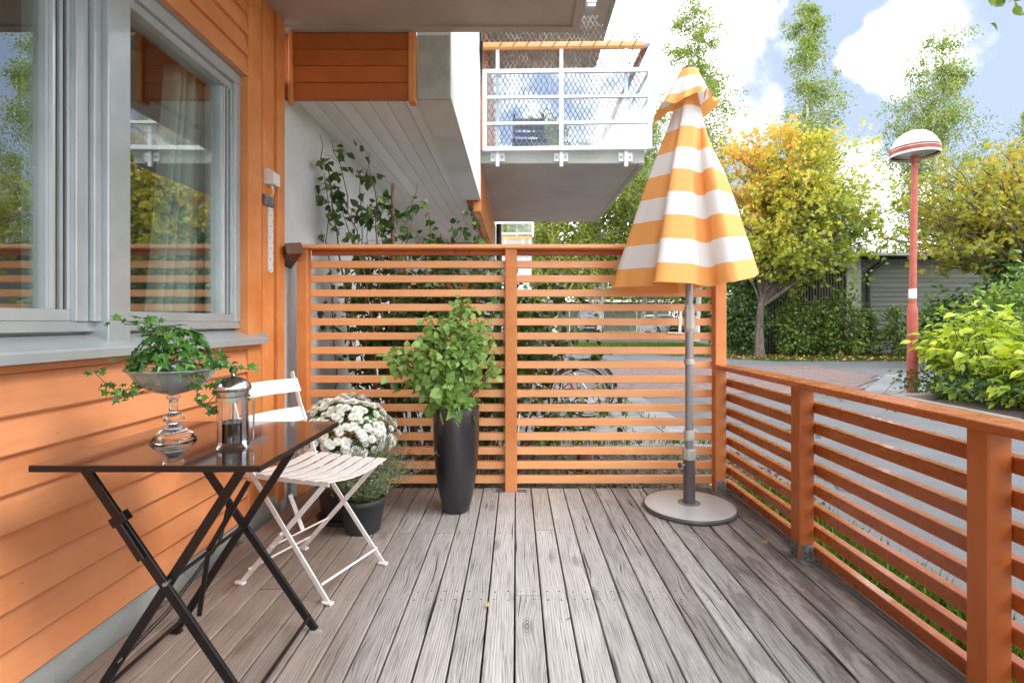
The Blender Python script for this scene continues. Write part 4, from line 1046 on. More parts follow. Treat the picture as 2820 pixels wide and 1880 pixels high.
# flower proto
fl=MB()
for ring,(np_,el,ln,rr) in enumerate(((12,5,.5,.06),(12,22,.47,.06),(11,40,.42,.05),(9,58,.34,.05),(7,76,.28,.03))):
    for k in range(np_):
        a=2*math.pi*(k+.5*ring)/np_; e=R(el); d=Vector((math.cos(a)*math.cos(e),math.sin(a)*math.cos(e),math.sin(e)*.8)); s=Vector((-math.sin(a),math.cos(a),0)); o=Vector((d.x*rr,d.y*rr,.03*ring))
        L=ln; fl.add([o,o+d*L*.6+s*L*.24,o+d*L+Vector((0,0,L*.12)),o+d*L*.6-s*L*.24],[(0,1,2,3)])
fl.cur=1; fl.sphere((0,0,.18),.05,6,4)
fme=fl.mesh('flower',[M['petal'],M['petal_c']],smooth=True)
off=np.array(wloc(CH)); nf=0
for (x,y,z) in pts:
    if y>.75: continue
    if z<-.05 and lr.random()<.35: continue
    if z<.25 and lr.random()<.12: continue
    q=np.array([x,y,z])+lr.normal(size=3)*.045; p=np.array([mx+q[0]*ra,my+q[1]*rb,mz+q[2]*rc*(1 if z>0 else .45)+.0])
    n=np.array([q[0]/ra,q[1]/rb,q[2]/rc+.8]); n/=np.linalg.norm(n)
    r_=rots(1,4,None,n,lr)[0]; s=lr.uniform(.040,.052)
    o=bpy.data.objects.new('flower',fme); col.objects.link(o); o.parent=CH
    mm=Matrix(r_.tolist()).to_4x4()@Matrix.Scale(s,4); mm.translation=Vector(p-off); o.matrix_local=mm; nf+=1
n=2600; d=lr.normal(size=(n,3)); d/=np.linalg.norm(d,axis=1,keepdims=True); d[:,2]=np.where(d[:,2]<-.55,-d[:,2],d[:,2])
rad=lr.uniform(.62,.97,size=(n,1)); p=np.array([mx,my,mz])+d*rad*np.array([ra,rb,rc])*np.where(d[:,2:3]<0,np.array([[.9,.9,.5]]),1.0)
o=link('foliage',scatter('foliage',proto_leaf(2,.34,.2,.2),p,rots(n,.8,d,r=lr),lr.uniform(.018,.036,n),M['l_mum'],CH),CH); o['kind']='stuff'
# lavender
lx_,ly_=-.812,2.705
LV=thing('potted_lavender','wispy purple tipped lavender in a low charcoal pot','plant',(lx_,ly_,0))
pot(LV,lx_,ly_,.088,.121,.178,M['pot'])
MB().lathe([(.001,.158),(.108,.156)],lx_,ly_,20).build('soil',M['soil'],LV)
st=MB(); P=[];DD=[];FP=[];FD=[]
for i in range(260):
    a=lr.uniform(0,6.283); sp_=lr.uniform(.1,1.25); L=lr.uniform(.17,.33)
    b0=np.array([lx_+math.cos(a)*.085*lr.random(),ly_+math.sin(a)*.085*lr.random(),.155])
    e=b0+np.array([math.cos(a)*L*sp_*.75,math.sin(a)*L*sp_*.75,L*(1.18-.45*sp_)]); m_=(b0+e)/2+np.array([0,0,.03])
    e[0]+=.03
    c=bez(b0,m_,e,6); st.tube([tuple(x) for x in c],.0011,3,cap=False)
    for j in range(1,6):
        for q in range(5): P.append(c[j]+lr.normal(size=3)*.010); DD.append((c[j]-c[j-1])/L*5+lr.normal(size=3)*.5)
    if lr.random()<.55:
        for q in range(9): FP.append(e+(c[5]-c[4])*lr.uniform(-.6,.5)+lr.normal(size=3)*.0035); FD.append((c[5]-c[4])/L*5)
s_=st.build('stem',M['stem_g'],LV); s_['kind']='stuff'
P=np.array(P); k_=proto_leaf(2,.14,.1,.1,'lance')
o=link('foliage',scatter('foliage',k_,P,rots(len(P),.3,np.array(DD),r=lr),lr.uniform(.018,.034,len(P)),M['l_lav'],LV),LV); o['kind']='stuff'
FP=np.array(FP); o=link('flower_heads',scatter('flower_heads',KITE,FP,rots(len(FP),.3,np.array(FD),r=lr),lr.uniform(.006,.011,len(FP)),M['l_lavf'],LV),LV); o['kind']='stuff'

# ------------------------------------------------------------ tall vase with leafy plant
vx,vy=-.349,2.985
V=thing('tall_vase','tall satin aubergine vase standing on the deck before the screen','vase',(vx,vy,0))
vp=[(.001,.0),(.068,.0),(.073,.004),(.080,.02),(.097,.09),(.112,.17),(.124,.27),(.131,.38),(.134,.50),(.133,.60),(.1305,.609),(.126,.609),(.1245,.600),(.125,.45),(.115,.3),(.001,.28)]
MB().lathe(vp,vx,vy,64).build('vase_body',M['vase'],V,smooth=60)
VP=thing('leafy_plant','bushy bright green leafy plant rising out of the tall dark vase','plant',(vx,vy,.285))
MB().lathe([(.001,.50),(.122,.50)],vx,vy,24).build('soil',M['soil'],VP)
lr=np.random.default_rng(21)
P=[];DD=[];SS=[];st=MB()
lobes=[((1015,790),.17,110),((1070,745),.17,110),((945,800),.14,85),((1100,790),.11,50),((1015,865),.12,90),((1000,725),.09,45),((1040,915),.085,90),((1010,900),.08,50),((920,810),.07,30),((1138,835),.045,16),((1055,690),.07,30)]
for (uv,rad,cnt) in lobes:
    uv=(1030+(uv[0]-1030)*1.10,uv[1])
    for q in range(6):
        c=pt(*uv,vy+lr.uniform(-.12,.12))+lr.normal(size=3)*rad*.35
        b0=np.array([vx+lr.uniform(-.05,.05),vy+lr.uniform(-.05,.05),.50]); mid=np.array([vx+(c[0]-vx)*.25,vy+(c[1]-vy)*.3,.5+(c[2]-.5)*.6])
        cur=bez(b0,mid,c,8); st.tube([tuple(x) for x in cur],np.linspace(.0038,.0012,8),5,cap=False)
        for k in range(cnt//5*2):
            t=lr.uniform(3.5,7); i=int(min(6,t)); f=t-i; p=cur[i]*(1-f)+cur[i+1]*f
            d=lr.normal(size=3); d/=np.linalg.norm(d)
            P.append(p+d*rad*lr.uniform(.3,.8)); DD.append(d*.9+np.array([0,-.15,-.25])); SS.append(lr.uniform(.030,.056) if uv[1]<850 else lr.uniform(.055,.082))
st.build('stem',M['stem'],VP)
P=np.array(P); ok=(P[:,2]>.585)|(np.hypot(P[:,0]-vx,P[:,1]-vy)<.11); ok&=P[:,1]<3.27; P=P[ok];DD=np.array(DD)[ok];SS=np.array(SS)[ok]
RR=rots(len(P),.9,DD,(.1,-.45,.6),lr)
pl=[proto_mesh('leaf',a,M['l_pot']) for a in (proto_leaf(4,.42,.28,.35),proto_leaf(4,.36,.2,.55),RND)]
leaf_parts('leaf',pl,P,RR,SS,VP,300,OV4,M['l_pot'])

# ------------------------------------------------------------ parasol
ux,uy=1.024,3.01
U=thing('parasol','closed orange and white striped parasol on a grey pole','parasol',(ux,uy,0))
MB().lathe([(.001,.0),(.250,.0),(.262,.004),(.266,.010),(.264,.020),(.258,.026)],ux,uy,72).build('base_edge',M['tube_d'],U,smooth=60)
MB().lathe([(.257,.0262),(.252,.0285),(.20,.031),(.06,.0345),(.001,.035)],ux,uy,72).build('base_plate',M['base'],U,smooth=True)
MB().lathe([(.064,.0345),(.064,.038),(.060,.040),(.037,.040)],ux,uy,40).build('base_flange',M['tube'],U,smooth=60)
MB().lathe([(.034,.036),(.034,.300)],ux,uy,32).build('lower_tube',M['tube_d'],U,smooth=True)
MB().lathe([(.034,.293),(.040,.295),(.041,.35),(.038,.357),(.025,.358)],ux,uy,12).build('clamp_collar',M['tube_l'],U)
MB().tube([(ux-.034,uy-.01,.262),(ux-.060,uy-.02,.262)],.007,10).build('clamp_screw',M['tube_l'],U); MB().tube([(ux-.055,uy-.018,.262),(ux-.066,uy-.022,.262)],.016,14).build('knob',M['tube_d'],U)
MB().lathe([(.0235,.358),(.0235,1.05)],ux,uy,28).build('pole',M['tube'],U,smooth=True)
MB().lathe([(.024,.405),(.030,.408),(.031,.46),(.028,.467),(.024,.467)],ux,uy,28).build('pole_collar',M['tube_l'],U,smooth=50)
MB().lathe([(.024,.852),(.029,.854),(.029,.882),(.024,.884)],ux,uy,28).build('pole_collar',M['tube_l'],U,smooth=50)
MB().lathe([(.024,1.04),(.028,1.05),(.033,1.065),(.033,1.175),(.028,1.19),(.025,1.205)],ux,uy,8).build('crank_housing',M['tube_l'],U)
MB().lathe([(.0225,1.20),(.0225,2.58)],ux,uy,24).build('pole',M['tube'],U,smooth=True)
cr=MB(); cr.tube([(ux-.030,uy-.015,1.150),(ux-.052,uy-.02,1.150)],.010,10); cr.build('crank_axle',M['tube_d'],U)
MB().obox((ux-.056,uy-.022,1.165),(ux-.064,uy-.022,1.035),.006,.019,(1,0,0),.001).build('crank_arm',M['crank'],U)
MB().tube([(ux-.05,uy-.024,1.034),(ux-.148,uy-.05,1.038)],.009,12).build('crank_handle',M['crank'],U,smooth=True)
MB().tube([(ux+.031,uy,1.15),(ux+.042,uy,1.15)],.010,10).build('crank_boss',M['tube_d'],U)
# canopy: folded cloth lofted from apex to a hem with deep folds (plan view, metres from the pole)
hem=[(-.455,.03),(-.40,-.07),(-.34,-.16),(-.285,-.21),(-.275,-.25),(-.305,-.34),(-.275,-.375),(-.20,-.378),(-.112,-.372),(-.100,-.366),(-.05,-.315),(-.01,-.285),(.022,-.278),(.038,-.30),(.034,-.35),(.060,-.405),(.100,-.425),(.135,-.40),(.21,-.31),(.30,-.185),(.375,-.06),(.430,.06),(.36,.20),(.27,.18),(.22,.30),(.10,.36),(.03,.27),(-.06,.36),(-.2,.33),(-.24,.22),(-.36,.22)]
def catmull(P_,m):
    out=[];n=len(P_)
    for i in range(n):
        p0,p1,p2,p3=[np.array(P_[(i+q)%n]) for q in(-1,0,1,2)]
        for k in range(m):
            t=k/m; out.append(.5*((2*p1)+(-p0+p2)*t+(2*p0-5*p1+4*p2-p3)*t*t+(-p0+3*p1-3*p2+p3)*t**3))
    return np.array(out)
H=catmull(hem,7); nh=len(H); Hr=np.hypot(H[:,0],H[:,1]); Ha=np.unwrap(np.arctan2(H[:,1],H[:,0]))
circ=np.stack([np.cos(np.linspace(Ha[0],Ha[0]+2*math.pi,nh,endpoint=False)),np.sin(np.linspace(Ha[0],Ha[0]+2*math.pi,nh,endpoint=False))],1)
Lc=1.335; ztop=2.590; rings=46
b=MB(); stripe=[]
for j in range(rings+1):
    t=j/rings; s=t*Lc
    wgt=(.055+t*.945); k_=min(1,(t/.55))**1.0; k_=.30+.70*k_*k_*(3-2*k_)
    mean=.335
    xy=(circ*mean*(1-k_)+H*k_)*wgt
    r=np.hypot(xy[:,0],xy[:,1])
    r_=.65*(.36*wgt)+.35*r
    z=ztop-np.sqrt(np.maximum(s*s-(r_*.95)**2,(.96*s)**2*.7))
    z=z+.085*np.clip((xy[:,0]-.09)/.33,0,1)*min(1,t*1.5)
    for i in range(nh): b.v.append((ux+xy[i,0],uy+xy[i,1],z[i])); stripe.append((Lc-s-.108)/.139+100)
for j in range(rings):
    for i in range(nh): q=j*nh; b.f.append((q+i,q+(i+1)%nh,q+nh+(i+1)%nh,q+nh+i)); b.mi.append(0)
def stripe_build(b,stripe,name,parent):
    o=b.build(name,M['stripe'],parent,smooth=70)
    at=o.data.attributes.new('stripe','FLOAT','POINT'); at.data.foreach_set('value',np.array(stripe,dtype=np.float32)); return o
co=stripe_build(b,[x+1 for x in stripe],'canopy',U)
# vent cap on top
hv=[(-.205,-.03),(-.175,-.11),(-.12,-.10),(-.085,-.155),(-.03,-.125),(.02,-.165),(.035,-.145),(.050,-.11),(.045,-.17),(.075,-.155),(.10,-.12),(.15,-.09),(.175,.02),(.13,.12),(.04,.15),(-.05,.12),(-.13,.14),(-.19,.07)]
H2=catmull(hv,8); n2_=len(H2); b=MB(); stripe=[]; rr_=20; L2=.275
for j in range(rr_+1):
    t=j/rr_; s=t*L2; a=np.linspace(math.atan2(-.03,-.205),math.atan2(-.03,-.205)+2*math.pi,n2_,endpoint=False)
    cc=np.stack([np.cos(a),np.sin(a)],1)*.155; k_=.12+.88*t**1.6; wgt=.26+.74*t**.9
    xy=(cc*(1-k_)+H2*k_)*wgt
    lx2=np.linspace(0,1,n2_,endpoint=False)
    dz=.052*np.clip(-(H2[:,0]+.08)/.12,0,1)*t**2-.02*np.sin(lx2*6.283*5)*t**2
    for i in range(n2_): b.v.append((ux+xy[i,0],uy+xy[i,1],ztop+.004-s*.80-dz[i])); stripe.append(101.5 if s<.088 else (100.5 if s<.218 else 101.5))
for j in range(rr_):
    for i in range(n2_): q=j*n2_; b.f.append((q+i,q+(i+1)%n2_,q+n2_+(i+1)%n2_,q+n2_+i)); b.mi.append(0)
stripe_build(b,[x-1 for x in stripe],'vent_cap',U)
MB().lathe([(.047,2.585),(.047,2.595),(.03,2.604),(.001,2.606)],ux,uy,24).build('finial',M['tube_d'],U,smooth=True)

# ------------------------------------------------------------ fallen leaves lying on the deck and along the kerb
flm=[proto_mesh('fallen_leaf',a,M['fallen']) for a in (proto_leaf(4,.42,.35,.5),proto_leaf(4,.3,-.3,-.4))]
def fallen(x,y,z,s,label,group,i,up=2.5):
    o=bpy.data.objects.new('fallen_leaf',flm[i%2]); col.objects.link(o)
    r_=rots(1,up,None,r=lr)[0]; mm=Matrix(r_.tolist()).to_4x4()@Matrix.Scale(s,4); mm.translation=Vector((x,y,z+.008)); o.matrix_world=mm
    tag(o,label,'leaf',group)
for i,(u,v) in enumerate(((1305,1425),(1722,1202),(1755,1243),(1802,1322),(1838,1354),(1630,1112),(1602,1112),(1122,1398),(1690,1190))):
    Y=1287/(v-740); fallen((u-1185)*Y/1170,Y,0,.032 if v<1150 or i in(1,2) else .022,['curled orange leaf near the bottom centre of the deck','dry leaf on the deck right of the parasol base','brown leaf against the lowest slat between the first two railing posts','small dry leaf on the boards left of the middle railing post shoe','dry leaf on the dark boards below the middle railing post','pale curled leaf at the foot of the corner post','pale curled leaf left of the corner post foot','tiny reddish leaf in a gap in the middle of the deck','dry leaf just behind the parasol base rim'][i],'dry leaves on the deck',i,1.2)
for i in range(46):
    yk=lr.uniform(2.4,7.9); fallen(5.50+(yk-5)*.03-abs(lr.normal())*.22,yk,-.13,lr.uniform(.06,.10),'pale dry leaf lying on the asphalt by the kerb','dry leaves along the kerb',i)
# ------------------------------------------------------------ climbing shrub behind the screen
lr=np.random.default_rng(31)
VN=thing('climbing_shrub','dark glossy leaved climbing shrub growing up the white wall behind the screen','shrub',(-.8,4.1,-.14))
P=[];DD=[];SS=[];st=MB()
tops=[((712,290),3.75),((760,320),3.8),((745,400),3.8),((850,350),3.85),((820,390),3.9),((770,440),3.85),((960,420),3.95),((900,470),4.1),((865,440),4.1),((985,490),4.2),((930,530),4.2),((1060,520),4.3),((1105,495),4.2),((880,540),4.2),((1010,560),4.2),((1090,560),4.3),((980,545),4.1),((845,470),4.0),((1130,590),4.3),((1180,600),4.3),((1250,640),4.3),((1300,650),4.4),((1330,690),4.3),((1385,800),4.3),((1360,740),4.4),((1410,880),4.3),((1440,910),4.4),((1390,960),4.3)]
nst=0
for it in range(74):
    if it<len(tops): (u,v),Y=tops[it]; Y+=lr.uniform(-.05,.05)
    else:
        u=lr.choice([lr.uniform(800,1150),lr.uniform(1150,1330)],p=[.72,.28]); v=lr.uniform(600,780) if u<1150 else lr.uniform(640,900); Y=lr.uniform(3.75,4.6)
    e=pt(u,v,Y); e[2]=min(e[2],2.5); e[0]=max(e[0],-1.46)
    b0=np.array([np.clip(e[0]*.5-.45+lr.normal()*.15,-1.3,.25),np.clip(Y+lr.uniform(-.1,.3),3.65,4.7),-.13])
    m_=np.array([b0[0]*.6+e[0]*.4-.05,Y,e[2]*.75]); n=16
    c=bez(b0,m_,e,n); c[1:-1]+=lr.normal(size=(n-2,3))*.012
    st.tube([tuple(x) for x in c],np.linspace(.0085 if it%3 else .013,.0022,n),5,cap=False)
    Ls=np.linalg.norm(np.diff(c,axis=0),axis=1).sum()
    ntw=int(Ls*(5.5 if it<4 else (9 if it<9 else 14)))
    for q in range(ntw):
        t=lr.uniform(.22,1)**.9; i=min(n-2,int(t*(n-1))); p=c[i]+(c[i+1]-c[i])*(t*(n-1)-i)
        d=lr.normal(size=3)*np.array([1,.8,.55])+np.array([.15,-.1,.25]); d/=np.linalg.norm(d); l=lr.uniform(.06,.22)*(1.0 if p[2]<1.6 else .75)
        e2=p+d*l
        if e2[1]<3.45: e2[1]=3.45
        if e2[0]<-1.48: e2[0]=-1.47
        st.tube([tuple(p),tuple((p+e2)/2+[0,0,.01]),tuple(e2)],.0016,3,cap=False)
        for w_ in range(4 if p[2]<1.6 else 3):
            f=(w_+1)/4; pp_=p+(e2-p)*f+lr.normal(size=3)*.012
            if pp_[1]<3.44 or pp_[2]>2.56: continue
            P.append(pp_); DD.append(d*.6+np.array([0,0,-.55])+lr.normal(size=3)*.4); SS.append(lr.uniform(.045,.085))
so=st.build('stem',M['stem_r'],VN); so['kind']='stuff'
P=np.array(P);DD=np.array(DD);SS=np.array(SS)
vm=[proto_mesh('leaf',a,M['l_vine']) for a in (OV4,proto_leaf(4,.36,.22,.4))]
leaf_parts('leaf',vm,P,rots(len(P),.5,DD,(.1,-.6,.5),lr),SS,VN,300,OV,M['l_vine'])
print('vine leaves',len(P))
# low weeds, grass tufts
def blades(name,label,pts,h0,h1,mat='grass',spread=.015,per=9,cat='grass'):
    P=[];
    for (x,y,z) in pts:
        for k in range(per): P.append((x+lr.normal()*spread,y+lr.normal()*spread,z))
    P=np.array(P); n=len(P); az=lr.uniform(0,6.283,n); lean=lr.uniform(.0,.7,n)
    Y=np.stack([np.cos(az)*lean,np.sin(az)*lean,np.ones(n)],1); Y/=np.linalg.norm(Y,axis=1,keepdims=True)
    X=np.cross(Y,np.stack([-np.sin(az),np.cos(az),np.zeros(n)],1)); X/=np.linalg.norm(X,axis=1,keepdims=True); N=np.cross(X,Y)
    a_=lr.uniform(0,6.283,n)[:,None]; X2=X*np.cos(a_)+N*np.sin(a_); N2=np.cross(X2,Y)
    rot=np.stack([X2,Y,N2],2)
    o=link(name,scatter(name,BLADE,P,rot,lr.uniform(h0,h1,n),M[mat],None,off=np.zeros(3))); tag(o,label,cat,kind='stuff'); return o
def gzv(y): return gz(y)
blades('grass_verge','green grass strip growing between the deck railing and the asphalt path',[(x,y,-.14) for x,y in zip(lr.uniform(1.42,1.93,2600),lr.uniform(-1,3.7,2600))],.05,.12,per=6)
blades('grass_tuft','weedy grass tufts in the joints of the grey paving slabs',[(-1.6+.402*lr.integers(1,9)+lr.normal()*.02,4.97+.402*lr.integers(0,8)+lr.normal()*.08,-.12) for _ in range(50)]+[(lr.uniform(-1.2,1.9),5.0+abs(lr.normal())*.06,-.12) for _ in range(90)],.04,.13,per=10,spread=.03)
blades('grass_verge','mown grass strip with leaves along the foot of the grey shed',[(x,y,gz(y)+.0) for x,y in zip(lr.uniform(4.5,20,9000),lr.uniform(15.9,18.9,9000)) if y>15.9+max(0,(8.2-x))*.9],.05,.11,per=3,spread=.08)
blades('grass_verge','small green grass island between the parking roads',[(x,y,gz(y)) for x,y in zip(lr.uniform(2.6,9,3000),lr.uniform(21.3,25.8,3000))],.08,.16,per=3,spread=.1)
blades('garden_weeds','low green weeds sprouting from the dark garden soil behind the screen',[(lr.uniform(-1.3,1.6),lr.uniform(3.5,4.9),-.13) for _ in range(110)],.03,.09,'l_shrub',per=8,spread=.035,cat='weeds')
# bark/soil crumbs
cr_=np.stack([lr.uniform(-1.5,2.1,5000),lr.uniform(3.42,4.93,5000),np.full(5000,-.128)],1)
o=link('bark_chips',scatter('bark_chips',KITE,cr_,rots(5000,.8,r=lr),lr.uniform(.015,.04,5000),pm('bark chips',(.07,.045,.03),(.19,.14,.10),40,.95),None,off=np.zeros(3))); tag(o,'dark bark chips and crumbs covering the garden soil','bark chips',kind='stuff')
cr_=[]
for x,y in zip(lr.uniform(4.5,20,1500),lr.uniform(15.9,18.9,1500)):
    if y>15.9+max(0,(8.2-x))*.9: cr_.append((x,y,gz(y)+.07))
for x,y in zip(lr.uniform(-8,14,1500),lr.uniform(44.2,46,1500)): cr_.append((x,y,gz(y)+.08))
cr_=np.array(cr_)
o=link('leaf_litter',scatter('leaf_litter',KITE,cr_,rots(len(cr_),1.2,r=lr),lr.uniform(.06,.12,len(cr_)),M['fallen'],None,off=np.zeros(3))); tag(o,'dry autumn leaves scattered over the grass verge','leaf litter',kind='stuff')
# soil stump post behind the screen
MBst=MB().lathe([(.075,-.14),(.068,.02),(.001,.025)],.585,4.3,14,jit=lambda t,z:1+.08*math.sin(5*t)); tag(MBst.build('tree_stump',M['stem_r'],None,smooth=True),'small brown stump on the garden soil behind the screen','stump')
tag(MB().lathe([(.03,-.14),(.022,1.1),(.012,2.2)],-.98,4.05,10,jit=lambda t,z:1+.1*math.sin(3*t+z*9)).build('wooden_stake',M['stem_r']),'upright brown stake among the climbing shrub leaves','stake')

# ------------------------------------------------------------ lamp post
Lx,Ly=6.80,8.75
L=thing('street_lamp','red painted lamp post with a white domed head beside the yellow shrubs','street lamp',(Lx,Ly,-.1))
top=Vector((Lx+.06,Ly,3.86))
MB().lathe([(.082,-.12),(.080,1.28),(.075,1.34),(.060,1.39),(.056,1.42)],Lx+.01,Ly,24).build('pole_base',M['redpole'],L,smooth=50)
MB().tube([(Lx+.012,Ly,1.40),(Lx+.05,Ly,3.86)],[.056,.046],20).build('pole',M['redpole'],L,smooth=True)
MB().lathe([(.0585,1.50),(.0592,1.50),(.0590,1.68),(.0583,1.68)],Lx+.013,Ly,24).build('label_band',M['white_pl'],L,smooth=True)
for z_ in (1.505,1.672): MB().lathe([(.0592,z_),(.0600,z_),(.0600,z_+.006),(.0592,z_+.006)],Lx+.013,Ly,24).build('label_edge',M['pipe'],L)
hs_=lambda pr:[(r*.86,z) for r,z in pr]
hx,hy=Lx+.05,Ly
MB().lathe(hs_([(.075,3.84),(.078,3.94),(.001,3.945)]),hx,hy,20).build('head_collar',M['lamp_r'],L,smooth=50)
tl=lambda m_:m_
MB().lathe(hs_([(.06,3.935),(.20,3.950),(.36,4.00),(.395,4.03)]),hx,hy,40).build('reflector',M['alu_b'],L,smooth=True)
MB().lathe(hs_([(.402,3.95),(.412,3.95),(.414,3.985),(.404,3.985)]),hx,hy,48).build('rim',M['white_al'],L,smooth=True)
MB().lathe(hs_([(.413,3.986),(.416,4.09),(.405,4.092),(.405,3.986)]),hx,hy,48).build('red_band',M['lamp_r'],L,smooth=50)
MB().lathe(hs_([(.4165,4.050),(.4185,4.050),(.4185,4.057),(.4165,4.057)]),hx,hy,48).build('trim_line',M['lamp_w'],L,smooth=50)
MB().lathe(hs_([(.404,4.093),(.398,4.12),(.385,4.145),(.350,4.147),(.350,4.165),(.366,4.167),(.345,4.215),(.305,4.217),(.305,4.235),(.322,4.237),(.28,4.29),(.20,4.345),(.10,4.378),(.001,4.388)]),hx,hy,48).build('dome',M['lamp_w'],L,smooth=50)

# ------------------------------------------------------------ shed behind
SH=thing('grey_shed','long low grey green shed with dark slatted end and black downpipe','shed',(14,21,-.1))
ysd=19.0; zb=gz(19)-.02; ze=3.52
mbox('shed_wall',M['shed_b'],SH,9.0,ysd+.06,zb,30,ysd+2.2,ze)
x=9.02;k=0
while x<12.25:
    MB().box(x,ysd-.02,zb+.12,x+.055,ysd+.035,ze-.02).build('slat',M['shed_d'],SH,center=True); x+=.108
MB().box(12.30,ysd-.06,zb,12.50,ysd+.05,ze-.02).build('corner_board',M['shed_w'],SH,center=True)
MB().box(12.52,ysd-.03,zb,12.86,ysd+.05,ze-.02).build('corner_board',M['shed_w'],SH,center=True)
z=zb+.1
while z<ze-.2:
    for xa,xb in ((12.88,18.1),(18.2,26)):
        p=[(ysd+.05,z+.19),(ysd-.012,z),(ysd+.02,z+.19)]
        v=[(xa,a,b) for a,b in ((ysd+.055,z),(ysd-.01,z),(ysd+.01,z+.172),(ysd+.055,z+.172))]+[(xb,a,b) for a,b in ((ysd+.055,z),(ysd-.01,z),(ysd+.01,z+.172),(ysd+.055,z+.172))]
        MB().add(v,[(0,1,2,3),(7,6,5,4),(0,4,5,1),(1,5,6,2),(2,6,7,3),(3,7,4,0)]).build('board',M['shed_g'],SH,center=True)
    z+=.175
MB().box(18.12,ysd-.03,zb,18.19,ysd+.05,ze-.02).build('corner_board',M['shed_w'],SH,center=True)
MB().box(8.85,ysd-.45,ze,30,ysd+2.4,ze+.10).build('roof',M['roof'],SH,center=True)
MB().box(12.2,ysd-.52,ze+.005,30,ysd-.452,ze+.10).build('roof_edge',M['fascia'],SH,center=True)
MB().tube([(13.45,ysd-.40,ze-.03),(13.42,ysd-.38,ze-.22),(13.10,ysd-.14,ze-.52),(13.06,ysd-.12,ze-.75),(13.06,ysd-.12,zb+.1)],.085,12).build('downpipe',M['pipe'],SH,smooth=True)

# ------------------------------------------------------------ trees
def tree(name,label,base,trunk,tr,blobs,nl,leaf,lmat,bark,proto,seed,ltw=6,lfs=14,droop=0.0,group=None,limb_r=.05,spreadk=.5,cat='tree',upk=.4,start=.25,tw_l=.28):
    """trunk: list of (x,y,z) ; blobs: (centre,radii,weight)"""
    r=np.random.default_rng(seed)
    t_=thing(name,label,cat,base,group)
    tp=[np.array(p,float) for p in trunk]
    n=16; cur=[]
    for t in np.linspace(0,len(tp)-1.001,n): i=int(t); f=t-i; cur.append(tp[i]*(1-f)+tp[i+1]*f)
    cur=np.array(cur)
    MB().tube([tuple(c) for c in cur],np.linspace(tr,tr*.18 if len(trunk)>2 else tr*.7,n)*np.array([1.25]+[1]*(n-1)),10).build('trunk',bark,t_,smooth=True)
    W_=np.array([b[2] for b in blobs],float); W_/=W_.sum()
    lb=MB(); P=[];DD=[]
    for k in range(nl):
        bl=blobs[r.choice(len(blobs),p=W_)]; d=r.normal(size=3); d/=np.linalg.norm(d); rad=r.uniform(.45,1.08)
        e=np.array(bl[0])+d*np.array(bl[1])*rad
        # attach on trunk below e
        zt_=e[2]-abs(np.hypot(*(e[:2]-cur[-1][:2])))*r.uniform(.5,1.1); idx=int(np.clip(np.argmin(abs(cur[:,2]-zt_)),int(n*start),n-1)); a=cur[idx]
        m_=a+(e-a)*.5+np.array([0,0,.18*np.linalg.norm(e-a)]); c=bez(a,m_,e,7); c[1:-1]+=r.normal(size=(5,3))*.03*np.linalg.norm(e-a)*.4
        rr=limb_r*min(1,.35+np.linalg.norm(e-a)/4)*r.uniform(.6,1)
        lb.tube([tuple(x) for x in c],np.linspace(rr,rr*.15,7),5,cap=False)
        for q in range(ltw):
            t=r.uniform(.3,1); i=min(5,int(t*6)); p=c[i]+(c[i+1]-c[i])*(t*6-i)
            dd=r.normal(size=3)*.7+(e-a)/np.linalg.norm(e-a)*.5; dd[2]+=.15-droop; dd/=np.linalg.norm(dd); l=tw_l*r.uniform(.5,1.3)*np.mean(bl[1])
            e2=p+dd*l+np.array([0,0,-droop*l*.6]); lb.tube([tuple(p),tuple((p+dd*l*.55)),tuple(e2)],rr*.12,3,cap=False)
            s=r.uniform(0.1,1.1,lfs)[:,None]; pp=p+dd*l*np.minimum(s*1.6,.9)+(e2-p-dd*l*.9)*np.maximum(0,s-.5)*1.6+r.normal(size=(lfs,3))*l*.16*spreadk*2
            P.append(pp); DD.append(np.tile(dd+np.array([0,0,-.4-droop]),(lfs,1)))
    lo=lb.build('branches',bark,t_); lo['kind']='stuff'
    P=np.concatenate(P);DD=np.concatenate(DD)
    o=link('crown',scatter('crown',proto,P,rots(len(P),upk,DD,r=r),r.uniform(leaf*.7,leaf*1.3,len(P)),lmat,t_),t_); o['kind']='stuff'
    return t_
def XZ(u,v,Y): return ((u-1185)*Y/1170,Y,1.1-(v-740)*Y/1170)
# near maple, trunk forks low
by=17.7; bx_=8.47; g0=gz(by)
mp=tree('maple_tree','maple with yellow green crown turning orange in front of the dark slatted shed',(bx_,by,g0),[(bx_,by,g0),(bx_-.03,by,1.0),(bx_+.05,by,1.9),(bx_+.5,by,3.5),(bx_+.9,by,5.4),(bx_+1.0,by,7.2)],.17,
  [((9.6,17.6,5.3),(2.7,2.3,2.4),3),((8.7,17.5,6.4),(2.0,1.8,1.5),1.3),((11.5,17.8,4.6),(2.0,1.9,1.7),1.5),((8.1,17.4,4.2),(1.5,1.6,1.6),1.2),((12.3,17.5,5.2),(1.3,1.4,1.1),.5),((10.6,17.2,3.2),(1.6,1.2,.7),.6)],
  165,.125,M['l_maple'],M['bark'],STAR,3,ltw=9,lfs=14,limb_r=.052,start=.33,tw_l=.30)
mp['category']='tree'
b2=(14.6,14.2,gz(14.2))
